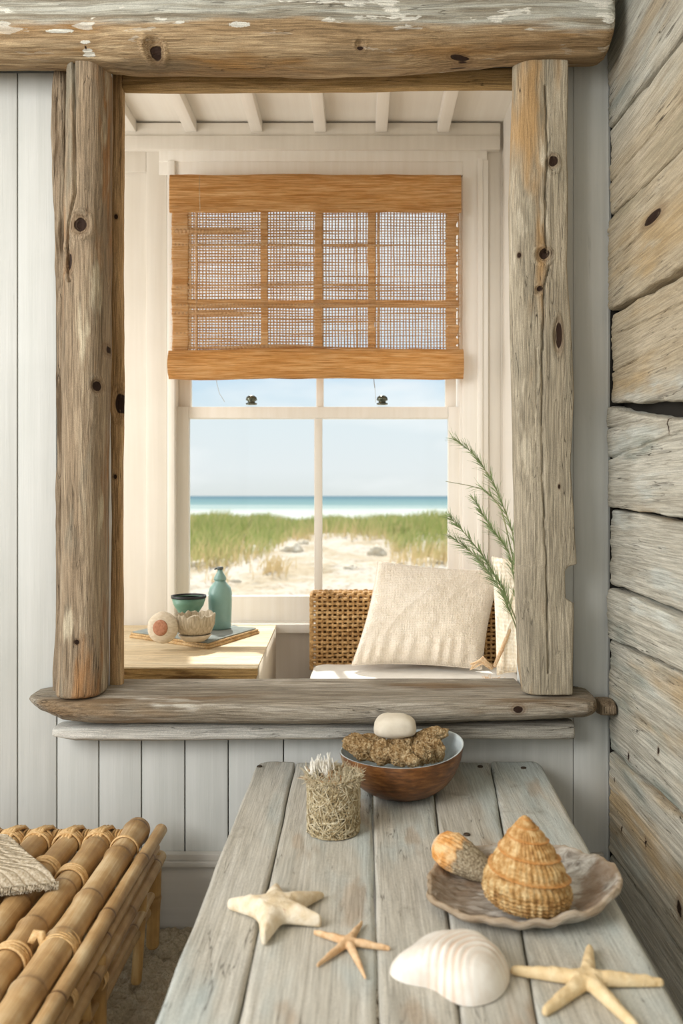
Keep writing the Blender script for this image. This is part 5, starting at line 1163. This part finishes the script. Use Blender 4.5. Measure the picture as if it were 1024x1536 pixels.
def pole(name, p0, p1, r, mat, seed, nodes=.17, parent=None, wob=.0018, seg=28):
    p0, p1 = np.array(p0, float), np.array(p1, float); L = np.linalg.norm(p1 - p0); n = max(int(L / .006), 20); t = np.linspace(0, 1, n); q = p0 + (p1 - p0) * t[:, None]
    s = t * L; rs = np.random.RandomState(seed); nd = []; a = rs.uniform(.03, nodes)
    while a < L: nd.append(a); a += nodes * rs.uniform(.75, 1.25)
    q[:, 2] += wob * vn(s * 3, seed, 0, 2); q[:, 0] += wob * vn(s * 3, seed, 0, 5); rad = np.full(n, r) * (1 + .03 * vn(s * 6, seed)); at = np.zeros(n)
    for a in nd:
        rad += r * (.10 * np.exp(-((s - a) / .006) ** 2) + .05 * np.exp(-((s - a) / .025) ** 2) - .09 * np.exp(-((s - a - .004) / .0022) ** 2)); at = np.maximum(at, .9 * np.exp(-((s - a - .004) / .003) ** 2))
        at = np.maximum(at, .28 * np.exp(-((s - a + .01) / .02) ** 2))
    e = np.clip(np.minimum(s, L - s) / .006, 0, 1); rad *= .8 + .2 * np.sqrt(e)
    m = MB(); m.tube(q, rad, seg, at=np.repeat(at, seg)); return m.build(name, mat, parent)
def lash(p, axis_d, r, n=4, w=.0042, parent=None, seed=0, up=0):
    m = MB(); d = np.array(axis_d, float); d /= np.linalg.norm(d); ref = np.array([0, 0, 1.]) if abs(d[2]) < .9 else np.array([1., 0, 0]); a = np.cross(d, ref); a /= np.linalg.norm(a); b = np.cross(d, a); rs = np.random.RandomState(seed)
    for k in range(n):
        th = np.linspace(0, 2 * math.pi, 40, endpoint=False); tl = rs.normal() * .18
        rr = r * 1.05 + w * .35 + .0012 * rs.rand(); off = (k - (n - 1) / 2) * w * 1.55
        q = np.array(p) + d * off + a * (np.cos(th) * rr)[:, None] + b * (np.sin(th) * rr)[:, None] + d * (np.cos(th + k) * tl * r * .4)[:, None]
        m.tube(q, w * .62, 7, closed=True)
    return m.build('cane_lashing', M_CANE, parent)
YN, YFAR = -1.75, -.15
xs_p = []; px_top = [198, 152, 107, 62, 20, -22, -64, -106, -148]; rr0 = .0315
zc = HBB
for i, px_ in enumerate(px_top):
    Zq = (CAM_Z - zc) * FPX / (1258 - VY); x = (px_ - VX) * 2.12 / FPX; xs_p.append(x)
    y1 = YFAR + (.03 if i == 0 else -.02)
    pole('slat_pole', (x, YN, zc), (x + .002 * i * 0, y1, zc + (.008 if i == 0 else 0)), rr0 - .0015 * (i % 3), M_BB, 10 + i, .19 + .03 * (i % 2), bb)
xr_ = xs_p[0]
pole('end_pole', (-1.35, YFAR - .015, zc - .012), (xr_ + .005, YFAR - .015, zc - .008), .024, M_BX, 40, .12, bb)
for i, x in enumerate(xs_p[1:]):
    lash((x, YFAR - .055, zc), (0, 1, 0), rr0 * .98, 4, .0050, bb, i); lash(((x + xs_p[i]) / 2, YFAR - .015, zc - .010), (1, 0, 0), .025, 4, .0048, bb, 50 + i)
    m = MB()
    for q in range(3):
        dx = (q - 1) * .009; m.tube([(x + dx, YFAR - .085, zc + .022), (x + dx * .8 + .006, YFAR - .05, zc + .036), (x + dx + .012, YFAR - .012, zc + .028), (x + dx + .014, YFAR + .018, zc + .004)], [.004, .0055, .0055, .004], 8)
    m.build('cane_lashing', M_CANE, bb)
cross_y = on(70, 1408, zc + .03).y
for i, x in enumerate(xs_p[:7]): lash((x, cross_y - .03 + (.04 if i == 0 else 0), zc), (0, 1, 0), rr0, 5 if i == 0 else 4, .0048, bb, 80 + i)
c_ = (xs_p[1] + xs_p[0]) / 2; m = MB(); th = np.linspace(0, 2 * math.pi, 20, endpoint=False)
m.tube([(c_ - .012, cross_y, zc + .02), (c_ - .006, cross_y + .012, zc + .034), (c_ + .006, cross_y + .008, zc + .034), (c_ + .014, cross_y - .006, zc + .022)], [.007, .009, .009, .006], 10); m.build('cane_knot', M_CANE, bb)
lash((xs_p[2] + .0, cross_y + .34, zc), (0, 1, 0), rr0, 4, .0048, bb, 120); lash((xs_p[1], cross_y + .30, zc), (0, 1, 0), rr0, 4, .0048, bb, 121)
lash((xs_p[0], YFAR - .10, zc + .006), (0, 1, 0), rr0, 2, .0035, bb, 122)
pole('cross_pole', (-1.35, cross_y - .03, zc - .05), (xr_ + .02, cross_y - .03, zc - .05), .020, M_BX, 44, .15, bb)
for q_ in range(6): pole('cross_pole', (-1.35, YFAR - .10 - q_ * .11, zc - .062), (xr_ + .01, YFAR - .10 - q_ * .11, zc - .062), .022, M_BX, 90 + q_, .15, bb)  # extra poles added below the slats to darken the gaps between them
pole('cross_pole', (-1.35, YN + .3, zc - .05), (xr_ + .02, YN + .3, zc - .05), .020, M_BX, 45, .15, bb)
# side rails, thin to thick going down
xo = xr_ + .045
pole('side_rail', (xo, YN, zc - .012), (xo + .012, YFAR + .045, zc + .0), .0165, M_BB, 60, .28, bb)
pole('side_rail', (xo + .012, YN, zc - .045), (xo + .010, YFAR + .0, zc - .030), .0115, M_BB, 61, .3, bb)
pole('side_rail', (xo - .006, YN, zc - .062), (xo + .002, YFAR - .02, zc - .052), .012, M_BB, 62, .3, bb)
pole('side_rail', (xo + .002, YN, zc - .100), (xo + .012, YFAR + .035, zc - .068), .017, M_BB, 63, .26, bb)
pole('side_rail', (xo - .002, YN, zc - .150), (xo + .004, YFAR - .03, zc - .142), .011, M_BB, 64, .26, bb)
pole('side_rail', (xo - .012, YN, zc - .185), (xo - .006, YFAR - .03, zc - .185), .013, M_BB, 65, .26, bb)
for (y, tl, r) in ((YFAR + .01, .0, .017), (YFAR - .10, -.05, .013), (-.62, .02, .020), (-.70, .05, .013), (-.86, .0, .012)):
    pole('leg', (xo - .002, y + tl, 0.005), (xo + .004, y, zc - .05), r, M_BZ, int(abs(y) * 100), .16, bb)
for (y, z0) in ((-.62, -.10), (-.80, -.03), (-.74, -.16), (-1.05, -.06)): lash((xo + .005, y, zc + z0), (0, 1, 0), .018, 4, .0035, bb, int(abs(y) * 200))
pole('leg', (-1.3, YFAR, 0.005), (-1.3, YFAR, zc - .04), .02, M_BZ, 70, .16, bb); pole('leg', (-1.3, YN + .1, 0.005), (-1.3, YN + .1, zc - .04), .02, M_BZ, 71, .16, bb); pole('leg', (xo, YN + .1, 0.005), (xo, YN + .1, zc - .04), .02, M_BZ, 72, .16, bb)
# folded woven cloth on the bench
g = G('striped_natural_cloth'); w1 = g.n('TexWave', {'Vector': g.co(rot=(0, 0, .25)), 'Scale': 26., 'Distortion': 1.5, 'Detail': 3}, wave_type='BANDS', bands_direction='Y').outputs[1]; nz1 = g.noise(g.co(), 190, 4, .7)
col = g.mix(g.maprange(nz1, .35, .62), '#b09d80', '#ddd0ba'); col = g.mix(g.maprange(w1, .15, 0, 0, .7), col, '#8d7a60'); g.pbr(col, .95, g.bump(g.math('ADD', g.math('MULTIPLY', w1, .8), nz1), .8, .005), .1); M_CLOTH = g.done(); zt0 = zc + rr0 + .002
fc = thing('folded_cloth', (-.82, -.43, zt0), 'folded cream woven cloth with a fringed edge lying on the bamboo poles', 'cloth')
corners = [on(-70, 1262, zt0 + .02), on(28, 1266, zt0 + .02), on(88, 1328, zt0 + .005), on(-60, 1345, zt0 + .005)]
nl = 5
for L in range(nl):
    a, b = np.meshgrid(np.linspace(0, 1, 110), np.linspace(0, 1, 90), indexing='ij'); C = [np.array(c) for c in corners]; sh = .004 * L
    q = ((1 - a) * (1 - b))[..., None] * C[0] + (a * (1 - b))[..., None] * C[1] + (a * b)[..., None] * C[2] + ((1 - a) * b)[..., None] * C[3]
    q[..., 0] -= sh * a; q[..., 1] += sh * b * .6
    ex = np.minimum(1 - a, 1 - b) ; dr = .007 * L + .0055
    q[..., 2] = zt0 + .001 + (dr + .004) * (np.clip(ex / .10, 0, 1) ** .5 * .75 + .25) + .0035 * fbm(a * 4, b * 4 + L * .2, 0, 3, 3) * np.clip(ex * 8, 0, 1) + .0012 * np.sin(b * 60 + 3 * vn(a * 3, b * 3)) + L * .0012
    mb = MB(); mb.grid(q); o = mb.build('cloth_layer', M_CLOTH, fc); solid(o, .0016)
rs = np.random.RandomState(9); mb = MB()
for k in range(420):
    t = rs.rand(); Cc = np.array(corners[3]) * (1 - t) + np.array(corners[2]) * t; p = Cc + [0, .004, .004 + .008 * rs.rand()]; p[2] = zt0 + .004 + .008 * rs.rand()
    d = np.array([.25 + rs.normal() * .15, -1, 0]); mb.tube([p, p + d * .008 + [0, 0, .001], p + d * .016 + [0, 0, -.004]], [.0011, .0010, .0006], 4, cap=False)
mb.build('fringe', M_CLOTH, fc)
